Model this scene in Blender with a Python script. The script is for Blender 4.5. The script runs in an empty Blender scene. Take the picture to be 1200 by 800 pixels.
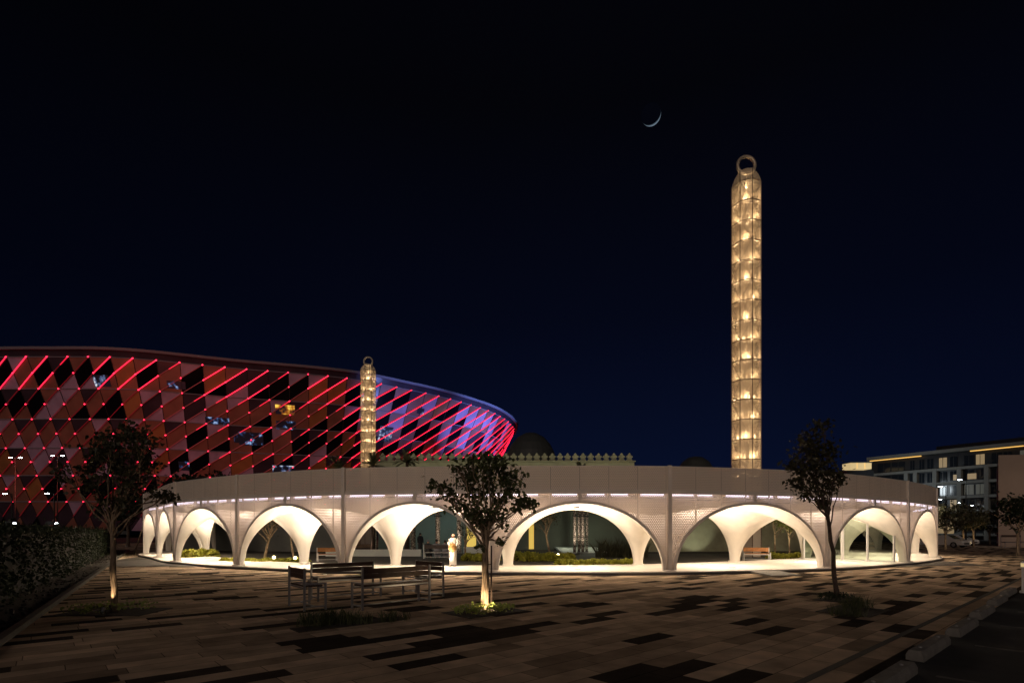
import bpy, bmesh, math, random
from mathutils import Vector, Matrix
R = math.radians
S = bpy.context.scene
COL = S.collection
# ---------------------------------------------------------------- camera
F = 627.0; HZ = 622.0; EYE = 1.9
cd = bpy.data.cameras.new('camera'); cam = bpy.data.objects.new('camera', cd); COL.objects.link(cam)
cam.location = (0, 0, EYE); cam.rotation_euler = (R(90), 0, 0)
cd.sensor_width = 36; cd.lens = F/1200*36; cd.shift_y = (HZ-400)/1200
cd.clip_start = .1; cd.clip_end = 6000
S.camera = cam
# ---------------------------------------------------------------- night sky
W = bpy.data.worlds.new('World'); S.world = W; W.use_nodes = True
nt = W.node_tree; nt.nodes.clear()
out = nt.nodes.new('ShaderNodeOutputWorld'); bg = nt.nodes.new('ShaderNodeBackground')
geo = nt.nodes.new('ShaderNodeTexCoord'); sep = nt.nodes.new('ShaderNodeSeparateXYZ'); rmp = nt.nodes.new('ShaderNodeValToRGB')
nt.links.new(geo.outputs['Generated'], sep.inputs[0]); nt.links.new(sep.outputs['Z'], rmp.inputs[0])
nt.links.new(rmp.outputs[0], bg.inputs[0]); nt.links.new(bg.outputs[0], out.inputs[0])
cr = rmp.color_ramp
cr.elements[0].position = 0.0; cr.elements[0].color = (.0026, .0055, .0225, 1)
cr.elements[1].position = .62; cr.elements[1].color = (.0010, .0011, .0024, 1)
e = cr.elements.new(.14); e.color = (.0021, .0043, .0175, 1)
e = cr.elements.new(.36); e.color = (.0013, .0022, .0080, 1)
bg.inputs[1].default_value = 1.0
# the town's sky glow is strongest just right of the middle and dies away to both sides
azr = nt.nodes.new('ShaderNodeValToRGB'); azm = nt.nodes.new('ShaderNodeMath'); azm.operation = 'MULTIPLY_ADD'; azm.inputs[1].default_value = .5; azm.inputs[2].default_value = .5
nt.links.new(sep.outputs['X'], azm.inputs[0]); nt.links.new(azm.outputs[0], azr.inputs[0]); nt.links.new(azr.outputs[0], bg.inputs[1])
az = azr.color_ramp; az.elements[0].position = .14; az.elements[0].color = (.5, .5, .5, 1); az.elements[1].position = .93; az.elements[1].color = (.72, .72, .72, 1)
e = az.elements.new(.36); e.color = (.85, .85, .85, 1); e = az.elements.new(.54); e.color = (1, 1, 1, 1); e = az.elements.new(.68); e.color = (1, 1, 1, 1)
# faint moonlight
sd = bpy.data.lights.new('moonlight', 'SUN'); sd.energy = .012; sd.angle = R(1.5); sd.color = (.75, .85, 1)
so = bpy.data.objects.new('moonlight', sd); COL.objects.link(so); so.rotation_euler = (R(50), 0, R(-15))
# low warm fill added from behind the viewer to brighten the arcade's outer face
sd = bpy.data.lights.new('added_warm_fill', 'SUN'); sd.energy = .58; sd.angle = R(50); sd.color = (1, .79, .64)
so = bpy.data.objects.new('added_warm_fill', sd); COL.objects.link(so); so.rotation_euler = (R(84), 0, R(-12))
S.view_settings.view_transform = 'Standard'; S.view_settings.look = 'None'
S.view_settings.exposure = 0; S.view_settings.gamma = 1; S.view_settings.use_curve_mapping = False
S.cycles.use_denoising = True
S.cycles.use_light_tree = True
S.cycles.max_bounces = 7; S.cycles.diffuse_bounces = 4; S.cycles.glossy_bounces = 3
S.cycles.transmission_bounces = 4; S.cycles.transparent_max_bounces = 14
S.cycles.sample_clamp_indirect = 4; S.cycles.caustics_reflective = False; S.cycles.caustics_refractive = False

def gp(px, py, z=0.0):
    """ground point seen at pixel"""
    Y = F*(EYE-z)/(py-HZ); return Vector(((px-600)/F*Y, Y, z))
def at(px, Y, z=0.0): return Vector(((px-600)/F*Y, Y, z))
def zat(py, Y): return EYE + (HZ-py)/F*Y

# ---------------------------------------------------------------- materials
M = {}
def mat(name, col, rough=.6, metal=0, noise=0, nscale=4, bump=0, bscale=20, trans=0, spec=None, emit=None, estr=0, samp=True, alt=None, zs=None):
    m = bpy.data.materials.new(name); m.use_nodes = True; n = m.node_tree; b = n.nodes['Principled BSDF']
    b.inputs['Base Color'].default_value = (*col, 1); b.inputs['Roughness'].default_value = rough
    b.inputs['Metallic'].default_value = metal
    if spec is not None: b.inputs['Specular IOR Level'].default_value = spec
    tc = n.nodes.new('ShaderNodeTexCoord')
    src = tc.outputs['Object']
    if zs:
        mpn = n.nodes.new('ShaderNodeMapping'); mpn.inputs['Scale'].default_value = (1, 1, zs); n.links.new(src, mpn.inputs[0]); src = mpn.outputs[0]
    if noise:
        t = n.nodes.new('ShaderNodeTexNoise'); t.inputs['Scale'].default_value = nscale; t.inputs['Detail'].default_value = 5
        n.links.new(src, t.inputs['Vector'])
        r = n.nodes.new('ShaderNodeValToRGB'); n.links.new(t.outputs['Fac'], r.inputs[0])
        a = alt or tuple(c*(1-noise) for c in col)
        r.color_ramp.elements[0].position = .32; r.color_ramp.elements[0].color = (*a, 1)
        r.color_ramp.elements[1].position = .68; r.color_ramp.elements[1].color = (*[min(1, c*(1+noise*.4)) for c in col], 1)
        n.links.new(r.outputs[0], b.inputs['Base Color'])
    if bump:
        t2 = n.nodes.new('ShaderNodeTexNoise'); t2.inputs['Scale'].default_value = bscale; t2.inputs['Detail'].default_value = 4
        n.links.new(src, t2.inputs['Vector'])
        bp = n.nodes.new('ShaderNodeBump'); bp.inputs['Strength'].default_value = bump; bp.inputs['Distance'].default_value = .03
        n.links.new(t2.outputs['Fac'], bp.inputs['Height']); n.links.new(bp.outputs[0], b.inputs['Normal'])
    if trans: b.inputs['Transmission Weight'].default_value = trans
    if emit:
        b.inputs['Emission Color'].default_value = (*emit, 1); b.inputs['Emission Strength'].default_value = estr
        if not samp: m.cycles.emission_sampling = 'NONE'
    M[name] = m; return m
mat('plaster', (.80, .75, .68), .55, noise=.13, nscale=2.2, zs=.18)
mat('paint_metal', (.80, .73, .66), .45, noise=.1, nscale=2)
mat('deck', (.82, .77, .70), .45, noise=.12, nscale=2.5)
mat('deck_edge', (.10, .09, .08), .7)
mat('roof', (.35, .33, .31), .8, noise=.2)
mat('led_white', (.9, .9, .9), .4, emit=(.90, .80, 1.0), estr=3.2)
mat('lamp_warm', (.9, .8, .6), .4, emit=(1, .72, .40), estr=30)
mat('lamp_cool', (.9, .9, .9), .4, emit=(.85, .95, 1), estr=40, samp=False)
mat('spot_yellow', (.9, .8, .3), .4, emit=(1, .85, .35), estr=14, samp=False)
mat('steel', (.42, .42, .43), .4, .8)
mat('white_steel', (.75, .74, .72), .4)
mat('dark_wood', (.060, .034, .024), .5, noise=.35, nscale=9, bump=.2, bscale=30)
mat('orange_wood', (.42, .18, .055), .5, noise=.25, nscale=9)
mat('bark', (.20, .135, .085), .9, noise=.55, nscale=14, bump=.9, bscale=30, zs=.2)
mat('bark_pale', (.33, .24, .16), .9, noise=.75, nscale=26, bump=1, bscale=40, zs=.16)
mat('bark_dark', (.09, .06, .045), .9, noise=.4, nscale=12, bump=.6, bscale=25)
def leafmat(name, c, c2):
    m = mat(name, c, .5, noise=.5, nscale=5, alt=c2); n = m.node_tree; b = n.nodes['Principled BSDF']
    o = n.nodes['Material Output']; t = n.nodes.new('ShaderNodeBsdfTranslucent'); mx = n.nodes.new('ShaderNodeMixShader')
    t.inputs[0].default_value = (*[min(1, x*1.3) for x in c], 1); mx.inputs[0].default_value = .3
    n.links.new(b.outputs[0], mx.inputs[1]); n.links.new(t.outputs[0], mx.inputs[2]); n.links.new(mx.outputs[0], o.inputs[0])
leafmat('leaf', (.085, .10, .035), (.04, .055, .02))
leafmat('leaf_olive', (.07, .065, .03), (.03, .03, .015))
leafmat('leaf_lit', (.15, .18, .03), (.06, .09, .02))
leafmat('shrub_leaf', (.42, .40, .06), (.20, .22, .04))
leafmat('dark_leaf', (.022, .035, .014), (.01, .018, .007))
leafmat('hedge_leaf', (.022, .034, .012), (.010, .018, .006))
leafmat('palm_leaf', (.09, .10, .05), (.05, .06, .03))
leafmat('grass_blade', (.07, .08, .03), (.03, .04, .015))
leafmat('bed_leaf', (.30, .36, .09), (.10, .16, .03))
mat('soil', (.05, .038, .028), .95, noise=.5, nscale=8, bump=.8, bscale=25)
mat('asphalt', (.035, .035, .036), .9, noise=.3, nscale=3, bump=.3, bscale=80)
mat('kerb', (.08, .072, .06), .8, noise=.2, nscale=5)
mat('concrete', (.20, .19, .175), .85, noise=.25, nscale=6, bump=.3, bscale=30)
mat('line_paint', (.12, .115, .11), .7, noise=.5, nscale=8)
mat('skin', (.48, .25, .16), .5)
mat('robe', (.40, .37, .33), .8, bump=.3, bscale=14)
mat('dark_cloth', (.03, .03, .035), .8)
mat('grey_cloth', (.30, .29, .33), .8)
mat('hair', (.02, .015, .012), .7)
mat('straw', (.20, .10, .02), .8, noise=.3, nscale=40, bump=.5, bscale=60)
mat('hall_wall', (.13, .145, .115), .75, noise=.12, nscale=.6)
mat('green_stone', (.36, .37, .25), .8, noise=.15, nscale=2)
mat('dome_tile', (.05, .055, .055), .6)
mat('glass', (.05, .07, .06), .04, spec=.9)
mat('hotel_wall', (.17, .18, .17), .8, noise=.15, nscale=.6)
mat('hotel_dark', (.02, .022, .026), .35)
mat('pane_dark', (.012, .016, .022), .12)
mat('pane_lit', (.2, .15, .1), .3, emit=(1, .72, .38), estr=.22, samp=False)
mat('pane_dim', (.1, .1, .1), .3, emit=(.8, .8, .62), estr=.05, samp=False)
mat('strip_gold', (.5, .3, .1), .4, emit=(1, .55, .13), estr=1.1, samp=False)
mat('sign_glow', (.5, .4, .2), .4, emit=(1, .74, .36), estr=.55, samp=False)
mat('block_wall', (.30, .235, .195), .85, noise=.1, nscale=.3)
mat('door_glow', (.6, .4, .1), .5, emit=(1, .66, .13), estr=.62, samp=False)
mat('step_stone', (.80, .84, .80), .4)
mat('car_white', (.62, .60, .58), .25, .2)
mat('car_dark', (.03, .03, .035), .25, .3)
mat('rubber', (.012, .012, .012), .8)
mat('headlight', (.9, .9, .9), .3, emit=(.9, .95, 1), estr=3, samp=False)
mat('bronze', (.45, .38, .30), .45, .5)
mat('rim_metal', (.16, .18, .22), .6)
mat('bronze_dark', (.13, .09, .06), .5, .3)
mat('roof_fabric', (.10, .11, .13), .7)
mat('moon_rock', (.2, .2, .2), .9)

def glassmat():
    m = bpy.data.materials.new('door_glass'); m.use_nodes = True; n = m.node_tree; n.nodes.clear()
    o = n.nodes.new('ShaderNodeOutputMaterial'); g = n.nodes.new('ShaderNodeBsdfGlossy'); t = n.nodes.new('ShaderNodeBsdfTransparent')
    g.inputs['Roughness'].default_value = .02; g.inputs[0].default_value = (.75, .85, .75, 1); t.inputs[0].default_value = (.35, .42, .36, 1)
    mx = n.nodes.new('ShaderNodeMixShader'); fr = n.nodes.new('ShaderNodeFresnel'); fr.inputs[0].default_value = 1.9
    n.links.new(fr.outputs[0], mx.inputs[0]); n.links.new(t.outputs[0], mx.inputs[1]); n.links.new(g.outputs[0], mx.inputs[2]); n.links.new(mx.outputs[0], o.inputs[0])
    M['door_glass'] = m
glassmat()
def perfmat(name, col, pitch, hole, seam=None, rough=.5, metal=0, tl=0):
    """perforated sheet: round holes in staggered rows, UV in metres, thin seams"""
    m = bpy.data.materials.new(name); m.use_nodes = True; n = m.node_tree; N = n.nodes; L = n.links
    b = N['Principled BSDF']; o = N['Material Output']; b.inputs['Base Color'].default_value = (*col, 1); b.inputs['Roughness'].default_value = rough
    b.inputs['Metallic'].default_value = metal
    uv = N.new('ShaderNodeUVMap'); sp = N.new('ShaderNodeSeparateXYZ'); L.new(uv.outputs[0], sp.inputs[0])
    def mth(op, a, c=None, c2=None):
        k = N.new('ShaderNodeMath'); k.operation = op
        for i, v in enumerate((a, c, c2)):
            if v is None: continue
            if isinstance(v, (int, float)): k.inputs[i].default_value = v
            else: L.new(v, k.inputs[i])
        return k.outputs[0]
    v = mth('DIVIDE', sp.outputs[1], pitch*.866); row = mth('FLOOR', v); fv = mth('SUBTRACT', mth('FRACT', v), .5)
    u = mth('ADD', mth('DIVIDE', sp.outputs[0], pitch), mth('MULTIPLY', row, .5)); fu = mth('SUBTRACT', mth('FRACT', u), .5)
    d = mth('SQRT', mth('ADD', mth('MULTIPLY', fu, fu), mth('MULTIPLY', fv, fv)))
    h = mth('LESS_THAN', d, hole)
    if seam:
        sx = mth('ABSOLUTE', mth('SUBTRACT', mth('FRACT', mth('ADD', mth('DIVIDE', sp.outputs[0], seam), .5)), .5))
        solid = mth('GREATER_THAN', sx, .045/seam); h = mth('MULTIPLY', h, solid)
        dark = mth('LESS_THAN', sx, .009/seam)
        mc = N.new('ShaderNodeMix'); mc.data_type = 'RGBA'; mc.inputs[6].default_value = (*col, 1); mc.inputs[7].default_value = (*[c*.25 for c in col], 1)
        L.new(dark, mc.inputs[0]); L.new(mc.outputs[2], b.inputs['Base Color'])
    t = N.new('ShaderNodeBsdfTransparent'); mx = N.new('ShaderNodeMixShader')
    bs = b.outputs[0]
    if tl:
        tr = N.new('ShaderNodeBsdfTranslucent'); tr.inputs[0].default_value = (*col, 1); m2 = N.new('ShaderNodeMixShader'); m2.inputs[0].default_value = tl
        L.new(b.outputs[0], m2.inputs[1]); L.new(tr.outputs[0], m2.inputs[2]); bs = m2.outputs[0]
    L.new(h, mx.inputs[0]); L.new(bs, mx.inputs[1]); L.new(t.outputs[0], mx.inputs[2]); L.new(mx.outputs[0], o.inputs[0])
    M[name] = m
perfmat('perforated_screen', (.74, .65, .55), .085, .28, seam=1.27, tl=.34)
perfmat('perforated_parapet', (.84, .74, .64), .085, .13, seam=1.27, tl=.15)
perfmat('minaret_sheet', (.72, .60, .44), .11, .36, rough=.45, tl=.14)
perfmat('minaret_base_sheet', (.40, .34, .28), .11, .2)

def pavingmat():
    m = bpy.data.materials.new('paving'); m.use_nodes = True; n = m.node_tree; N = n.nodes; L = n.links; b = N['Principled BSDF']
    tc = N.new('ShaderNodeTexCoord'); mp = N.new('ShaderNodeMapping'); mp.inputs['Rotation'].default_value = (0, 0, R(-(90-48.7)))
    L.new(tc.outputs['Object'], mp.inputs[0]); sp = N.new('ShaderNodeSeparateXYZ'); L.new(mp.outputs[0], sp.inputs[0])
    def mth(op, a, c=None, c2=None):
        k = N.new('ShaderNodeMath'); k.operation = op
        for i, v in enumerate((a, c, c2)):
            if v is None: continue
            if isinstance(v, (int, float)): k.inputs[i].default_value = v
            else: L.new(v, k.inputs[i])
        return k.outputs[0]
    RW, LN = .38, 1.15
    v = mth('DIVIDE', sp.outputs[1], RW); row = mth('FLOOR', v); fv = mth('FRACT', v)
    wn = N.new('ShaderNodeTexWhiteNoise'); wn.noise_dimensions = '1D'; L.new(row, wn.inputs['W'])
    u = mth('ADD', mth('DIVIDE', sp.outputs[0], LN), wn.outputs['Value']); c_ = mth('FLOOR', u); fu = mth('FRACT', u)
    cb = N.new('ShaderNodeCombineXYZ'); L.new(c_, cb.inputs[0]); L.new(row, cb.inputs[1])
    w2 = N.new('ShaderNodeTexWhiteNoise'); w2.noise_dimensions = '2D'; L.new(cb.outputs[0], w2.inputs['Vector'])
    # low frequency clusters: sampled at the tile's own id so that each slab keeps one colour
    cm = N.new('ShaderNodeCombineXYZ'); L.new(mth('MULTIPLY', c_, .30), cm.inputs[0]); L.new(mth('MULTIPLY', row, .74), cm.inputs[1])
    nz = N.new('ShaderNodeTexNoise'); nz.inputs['Scale'].default_value = 1.0; nz.inputs['Detail'].default_value = 1.5; L.new(cm.outputs[0], nz.inputs['Vector'])
    k = mth('ADD', nz.outputs['Fac'], mth('MULTIPLY', mth('SUBTRACT', w2.outputs['Value'], .5), .10))
    rp = N.new('ShaderNodeValToRGB'); rp.color_ramp.interpolation = 'CONSTANT'; L.new(k, rp.inputs[0])
    els = rp.color_ramp.elements; els[0].position = 0; els[0].color = (.070, .056, .045, 1)
    els[1].position = .415; els[1].color = (.40, .30, .215, 1)
    e = els.new(.47); e.color = (.55, .415, .30, 1)
    e = els.new(.53); e.color = (.66, .50, .36, 1)
    e = els.new(.60); e.color = (.48, .36, .255, 1)
    e = els.new(.65); e.color = (.080, .063, .050, 1)
    # mottling, joints
    n2 = N.new('ShaderNodeTexNoise'); n2.inputs['Scale'].default_value = 2.2; n2.inputs['Detail'].default_value = 8; L.new(tc.outputs['Object'], n2.inputs['Vector'])
    n4 = N.new('ShaderNodeTexNoise'); n4.inputs['Scale'].default_value = .45; n4.inputs['Detail'].default_value = 6; n4.inputs['Roughness'].default_value = .7; L.new(tc.outputs['Object'], n4.inputs['Vector'])
    vm = mth('MULTIPLY', mth('ADD', .45, mth('MULTIPLY', n2.outputs['Fac'], 1.1)), mth('ADD', .62, mth('MULTIPLY', n4.outputs['Fac'], .76))); vm2 = mth('MULTIPLY', vm, mth('ADD', .85, mth('MULTIPLY', w2.outputs['Value'], .3)))
    ju = mth('MAXIMUM', mth('LESS_THAN', fu, .011), mth('LESS_THAN', fv, .034)); jf = mth('SUBTRACT', 1, mth('MULTIPLY', ju, .72))
    vs = N.new('ShaderNodeVectorMath'); vs.operation = 'SCALE'; L.new(rp.outputs[0], vs.inputs[0]); L.new(mth('MULTIPLY', vm2, jf), vs.inputs['Scale'])
    L.new(vs.outputs[0], b.inputs['Base Color']); b.inputs['Roughness'].default_value = .62
    b.inputs['Specular IOR Level'].default_value = 0.0; rr = mth('ADD', .42, mth('MULTIPLY', n2.outputs['Fac'], .3)); L.new(rr, b.inputs['Roughness'])
    n3 = N.new('ShaderNodeTexNoise'); n3.inputs['Scale'].default_value = 45; n3.inputs['Detail'].default_value = 5; L.new(tc.outputs['Object'], n3.inputs['Vector'])
    bp = N.new('ShaderNodeBump'); bp.inputs['Strength'].default_value = .18; bp.inputs['Distance'].default_value = .006
    hh = mth('SUBTRACT', mth('ADD', n3.outputs['Fac'], mth('MULTIPLY', w2.outputs['Value'], .3)), ju)
    L.new(hh, bp.inputs['Height']); L.new(bp.outputs[0], b.inputs['Normal'])
    M['paving'] = m
pavingmat()
def columnmat():
    m = mat('mosaic', (.5, .46, .42), .3, .0); n = m.node_tree; N = n.nodes; L = n.links; b = N['Principled BSDF']
    tc = N.new('ShaderNodeTexCoord'); v = N.new('ShaderNodeTexVoronoi'); v.inputs['Scale'].default_value = 17
    L.new(tc.outputs['Object'], v.inputs['Vector']); r = N.new('ShaderNodeValToRGB')
    s = N.new('ShaderNodeSeparateColor'); L.new(v.outputs['Color'], s.inputs[0]); L.new(s.outputs[0], r.inputs[0])
    r.color_ramp.elements[0].color = (.10, .08, .06, 1); r.color_ramp.elements[1].color = (.95, .85, .72, 1); r.color_ramp.elements[0].position = .35
    L.new(r.outputs[0], b.inputs['Base Color'])
columnmat()

# ---------------------------------------------------------------- mesh helpers
class MB:
    def __init__(s): s.v = []; s.f = []; s.uv = {}; s.mi = []; s.cm = 0
    def face(s, pts, uv=None):
        i = len(s.v); s.v += [tuple(p) for p in pts]; s.f.append(tuple(range(i, i+len(pts)))); s.mi.append(s.cm)
        if uv: s.uv[len(s.f)-1] = uv
    def box(s, c, size, rz=0, ax=None):
        x, y, z = (k/2 for k in size); Mx = Matrix.Rotation(rz, 3, 'Z') if ax is None else ax; c = Vector(c)
        P = [c + Mx @ Vector((a*x, b*y, d*z)) for d in (-1, 1) for a, b in ((-1, -1), (1, -1), (1, 1), (-1, 1))]
        i = len(s.v); s.v += [tuple(p) for p in P]
        for q in ((3, 2, 1, 0), (4, 5, 6, 7), (0, 1, 5, 4), (1, 2, 6, 5), (2, 3, 7, 6), (3, 0, 4, 7)): s.f.append(tuple(i+k for k in q)); s.mi.append(s.cm)
    def bar(s, a, b, w, h=None):
        a = Vector(a); b = Vector(b); d = b-a; h = h or w
        if d.length < 1e-6: return
        z = d.normalized(); up = Vector((0, 0, 1)) if abs(z.z) < .95 else Vector((1, 0, 0))
        x = z.cross(up).normalized(); y = x.cross(z)
        ax = Matrix((x, z, y)).transposed(); s.box((a+b)/2, (w, d.length, h), ax=ax)
    def tube(s, pts, rad, n=8, cap=True, close=False):
        pts = [Vector(p) for p in pts]; rings = []
        if isinstance(rad, (int, float)): rad = [rad]*len(pts)
        px = None; m = len(pts)
        for i, p in enumerate(pts):
            if close: d = pts[(i+1) % m]-pts[i-1]
            else: d = pts[min(i+1, m-1)]-pts[max(i-1, 0)]
            d = d.normalized() if d.length > 1e-9 else Vector((0, 0, 1))
            if px is None:
                px = d.cross(Vector((0, 0, 1)) if abs(d.z) < .9 else Vector((1, 0, 0))).normalized()
            else:
                px = (px - d*px.dot(d)); px = px.normalized() if px.length > 1e-6 else Vector((1, 0, 0))
            py = d.cross(px); i0 = len(s.v)
            for k in range(n):
                a = 2*math.pi*k/n; s.v.append(tuple(p + (px*math.cos(a)+py*math.sin(a))*rad[i]))
            rings.append(i0)
        rng = range(m) if close else range(m-1)
        for i in rng:
            a, b = rings[i], rings[(i+1) % m]
            for k in range(n): s.f.append((a+k, a+(k+1) % n, b+(k+1) % n, b+k)); s.mi.append(s.cm)
        if cap and not close:
            s.f.append(tuple(rings[0]+k for k in reversed(range(n)))); s.mi.append(s.cm)
            s.f.append(tuple(rings[-1]+k for k in range(n))); s.mi.append(s.cm)
    def lathe(s, c, prof, n=20, sx=1, sy=1):
        c = Vector(c); i0 = len(s.v)
        for r, z in prof:
            for k in range(n):
                a = 2*math.pi*k/n; s.v.append((c.x+r*sx*math.cos(a), c.y+r*sy*math.sin(a), c.z+z))
        for j in range(len(prof)-1):
            for k in range(n): s.f.append((i0+j*n+k, i0+j*n+(k+1) % n, i0+(j+1)*n+(k+1) % n, i0+(j+1)*n+k)); s.mi.append(s.cm)
        s.f.append(tuple(i0+k for k in reversed(range(n)))); s.mi.append(s.cm)
        j = len(prof)-1; s.f.append(tuple(i0+j*n+k for k in range(n))); s.mi.append(s.cm)
    def grid(s, G, uvG=None):
        i0 = len(s.v); h = len(G); w = len(G[0])
        for r in G: s.v += [tuple(p) for p in r]
        for j in range(h-1):
            for i in range(w-1):
                a = i0+j*w+i; s.f.append((a, a+1, a+w+1, a+w)); s.mi.append(s.cm)
                if uvG: s.uv[len(s.f)-1] = [uvG[j][i], uvG[j][i+1], uvG[j+1][i+1], uvG[j+1][i]]
    def build(s, name, m, parent=None, smooth=False, weld=False):
        me = bpy.data.meshes.new(name); me.from_pydata(s.v, [], s.f)
        ms = m if isinstance(m, (list, tuple)) else [m]
        for k in ms: me.materials.append(M[k])
        if len(ms) > 1: me.polygons.foreach_set('material_index', s.mi)
        if s.uv:
            L = me.uv_layers.new(name='UVMap')
            for fi, uvs in s.uv.items():
                p = me.polygons[fi]
                for k, li in enumerate(p.loop_indices): L.data[li].uv = uvs[k]
        if weld:
            bm = bmesh.new(); bm.from_mesh(me); bmesh.ops.remove_doubles(bm, verts=bm.verts, dist=.002)
            bmesh.ops.recalc_face_normals(bm, faces=bm.faces); bm.to_mesh(me); bm.free()
        if smooth: me.polygons.foreach_set('use_smooth', [True]*len(me.polygons))
        me.update()
        o = bpy.data.objects.new(name, me); COL.objects.link(o)
        if parent:
            o.parent = parent; o.matrix_parent_inverse = inv_world(parent)
        return o
def world_of(o):
    m = Matrix.LocRotScale(o.location, o.rotation_euler, o.scale)
    if o.parent: m = world_of(o.parent) @ o.matrix_parent_inverse @ m
    return m
def inv_world(o): return world_of(o).inverted()
def tag(o, label=None, cat=None, group=None, kind=None):
    if label: o['label'] = label
    if cat: o['category'] = cat
    if group: o['group'] = group
    if kind: o['kind'] = kind
    return o
def thing(name, label, cat, loc=(0, 0, 0), rz=0, group=None):
    o = bpy.data.objects.new(name, None); COL.objects.link(o); o.location = loc; o.rotation_euler = (0, 0, rz)
    o.empty_display_size = .2
    return tag(o, label, cat, group)
def local(b, name, m, parent, smooth=False, weld=False):
    """mesh whose coordinates are already in the parent's space"""
    o = b.build(name, m, None, smooth, weld); o.parent = parent; return o
def copy_tree(o, parent=None):
    c = o.copy(); COL.objects.link(c)
    if parent: c.parent = parent
    for ch in list(o.children): copy_tree(ch, c)
    return c
def place(proto, used, loc, rz, label, group=None, scale=1):
    c = copy_tree(proto) if used else proto
    c.location = loc; c.rotation_euler = (0, 0, rz); c.scale = (scale,)*3 if isinstance(scale, (int, float)) else scale
    c['label'] = label
    if group: c['group'] = group
    return c
def lamp(kind, loc, energy, color=(1, .78, .52), size=.2, rot=(0, 0, 0), parent=None, name='lamp', spread=None, angle=None, blend=.5, target=None):
    d = bpy.data.lights.new(name, kind); d.energy = energy; d.color = color
    if kind == 'AREA': d.shape = 'DISK'; d.size = size; 
    if kind == 'AREA' and spread: d.spread = spread
    if kind in ('POINT', 'SPOT'): d.shadow_soft_size = size
    if kind == 'SPOT': d.spot_size = angle or R(60); d.spot_blend = blend
    o = bpy.data.objects.new(name, d); COL.objects.link(o); o.location = loc
    if target is not None: o.rotation_euler = (Vector(target)-Vector(loc)).to_track_quat('-Z', 'Y').to_euler()
    else: o.rotation_euler = rot
    if parent: o.parent = parent; o.matrix_parent_inverse = inv_world(parent)
    return o

# ================================================================ ground
DU = Vector((math.sin(R(48.7)), math.cos(R(48.7)), 0)); DN = Vector((DU.y, -DU.x, 0))      # paving direction and its right-hand normal
b = MB(); b.face([(-2500, -300, 0), (2500, -300, 0), (2500, 4000, 0), (-2500, 4000, 0)])
tag(b.build('ground', 'asphalt'), kind='structure')
P0 = DN*(-2.70)
b = MB(); b.face([Vector((-60, -20, .006)), P0+DU*(-30)+Vector((0, 0, .006)), P0+DU*95+Vector((0, 0, .006)), Vector((60, 110, .006)), Vector((-60, 110, .006))])
tag(b.build('plaza_paving', 'paving'), kind='structure')
b = MB(); b.face([DN*-2.60+DU*-30+Vector((0, 0, .006)), DN*-2.05+DU*-30+Vector((0, 0, .006)), DN*-2.05+DU*60+Vector((0, 0, .006)), DN*-2.60+DU*60+Vector((0, 0, .006))])
tag(b.build('footway', 'paving'), kind='structure')
b = MB(); a = DN*-2.65
b.box(a+DU*32+Vector((0, 0, .008)), (124, .1, .012), rz=math.atan2(DU.y, DU.x)); tag(b.build('kerb_band', 'kerb'), kind='structure')
b = MB()
for k in range(9):
    c = DN*1.0+DU*(3.15+2.83*k)+Vector((0, 0, .004)); b.box(c, (.09, 5.2, .004), rz=math.atan2(DU.y, DU.x))
tag(b.build('parking_marking', 'line_paint'), kind='structure')

# ================================================================ arcade
OUT = [(-31.2, 48.5), (-28.4, 41.4), (-23.8, 36), (-19.6, 31.2), (-13.9, 27.2), (-7.6, 24.3), (-.86, 23.45), (6.9, 23.5), (15.2, 25.9), (22.5, 30.5), (28.5, 36), (32.5, 43), (35, 51)]
INN = [(-27.6, 49.8), (-25.0, 43.4), (-21.3, 37.4), (-16.4, 32.6), (-11.4, 29.4), (-5.95, 27.4), (-.2, 27.2), (6.6, 28.0), (12.8, 30.9), (18.8, 34.4), (24.2, 39.2), (28, 45.4), (30.3, 52.5)]
OUT = [Vector((x, y, 0)) for x, y in OUT]; INN = [Vector((x, y, 0)) for x, y in INN]
def cr(P, t):
    n = len(P)-1; t = max(0, min(n-1e-6, t)); i = int(t); u = t-i
    p1, p2 = P[i], P[i+1]; p0 = P[i-1] if i else p1*2-p2; p3 = P[i+2] if i+2 <= n else p2*2-p1
    c = .5*((2*p1)+(p2-p0)*u+(2*p0-5*p1+4*p2-p3)*u*u+(3*p1-p0-3*p2+p3)*u**3)
    lin = p1.lerp(p2, u); return lin.lerp(c, .75)
def ring(t, v, z=0):
    a = cr(OUT, t); c = cr(INN, t); p = a.lerp(c, v); return Vector((p.x, p.y, z))
DK = .15; ZC = 3.10; D0 = .075; AV = 1.1
arc = thing('ring_arcade', 'white circular arcade of perforated metal with wide lit arches around the garden', 'arcade', (0, 40, 0))
NB = len(OUT)-1
ts = [i/8 for i in range(NB*8+1)]
def offs(t, v, d, z):
    p = ring(t, v); q = ring(t, 1 if v < .5 else 0); n = (p-q).normalized(); r = p+n*d; return Vector((r.x, r.y, z))
# deck
b = MB()
o0 = [offs(t, 0, .40, DK) for t in ts]; i0 = [offs(t, 1, .30, DK) for t in ts]
b.grid([o0, [ring(t, 0, DK) for t in ts], [ring(t, .5, DK) for t in ts], [ring(t, 1, DK) for t in ts], i0])
b.grid([i0, [Vector((p.x, p.y, 0)) for p in i0]])
b.build('deck', 'deck', arc)
b = MB(); b.grid([[offs(t, 0, .46, 0) for t in ts], [offs(t, 0, .46, DK-.045) for t in ts], [offs(t, 0, .40, DK-.045) for t in ts]]); b.build('deck_plinth', 'deck_edge', arc)
b = MB(); b.grid([[offs(t, 0, .40, DK-.045) for t in ts], o0]); b.build('deck_edge', 'deck', arc)
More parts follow.
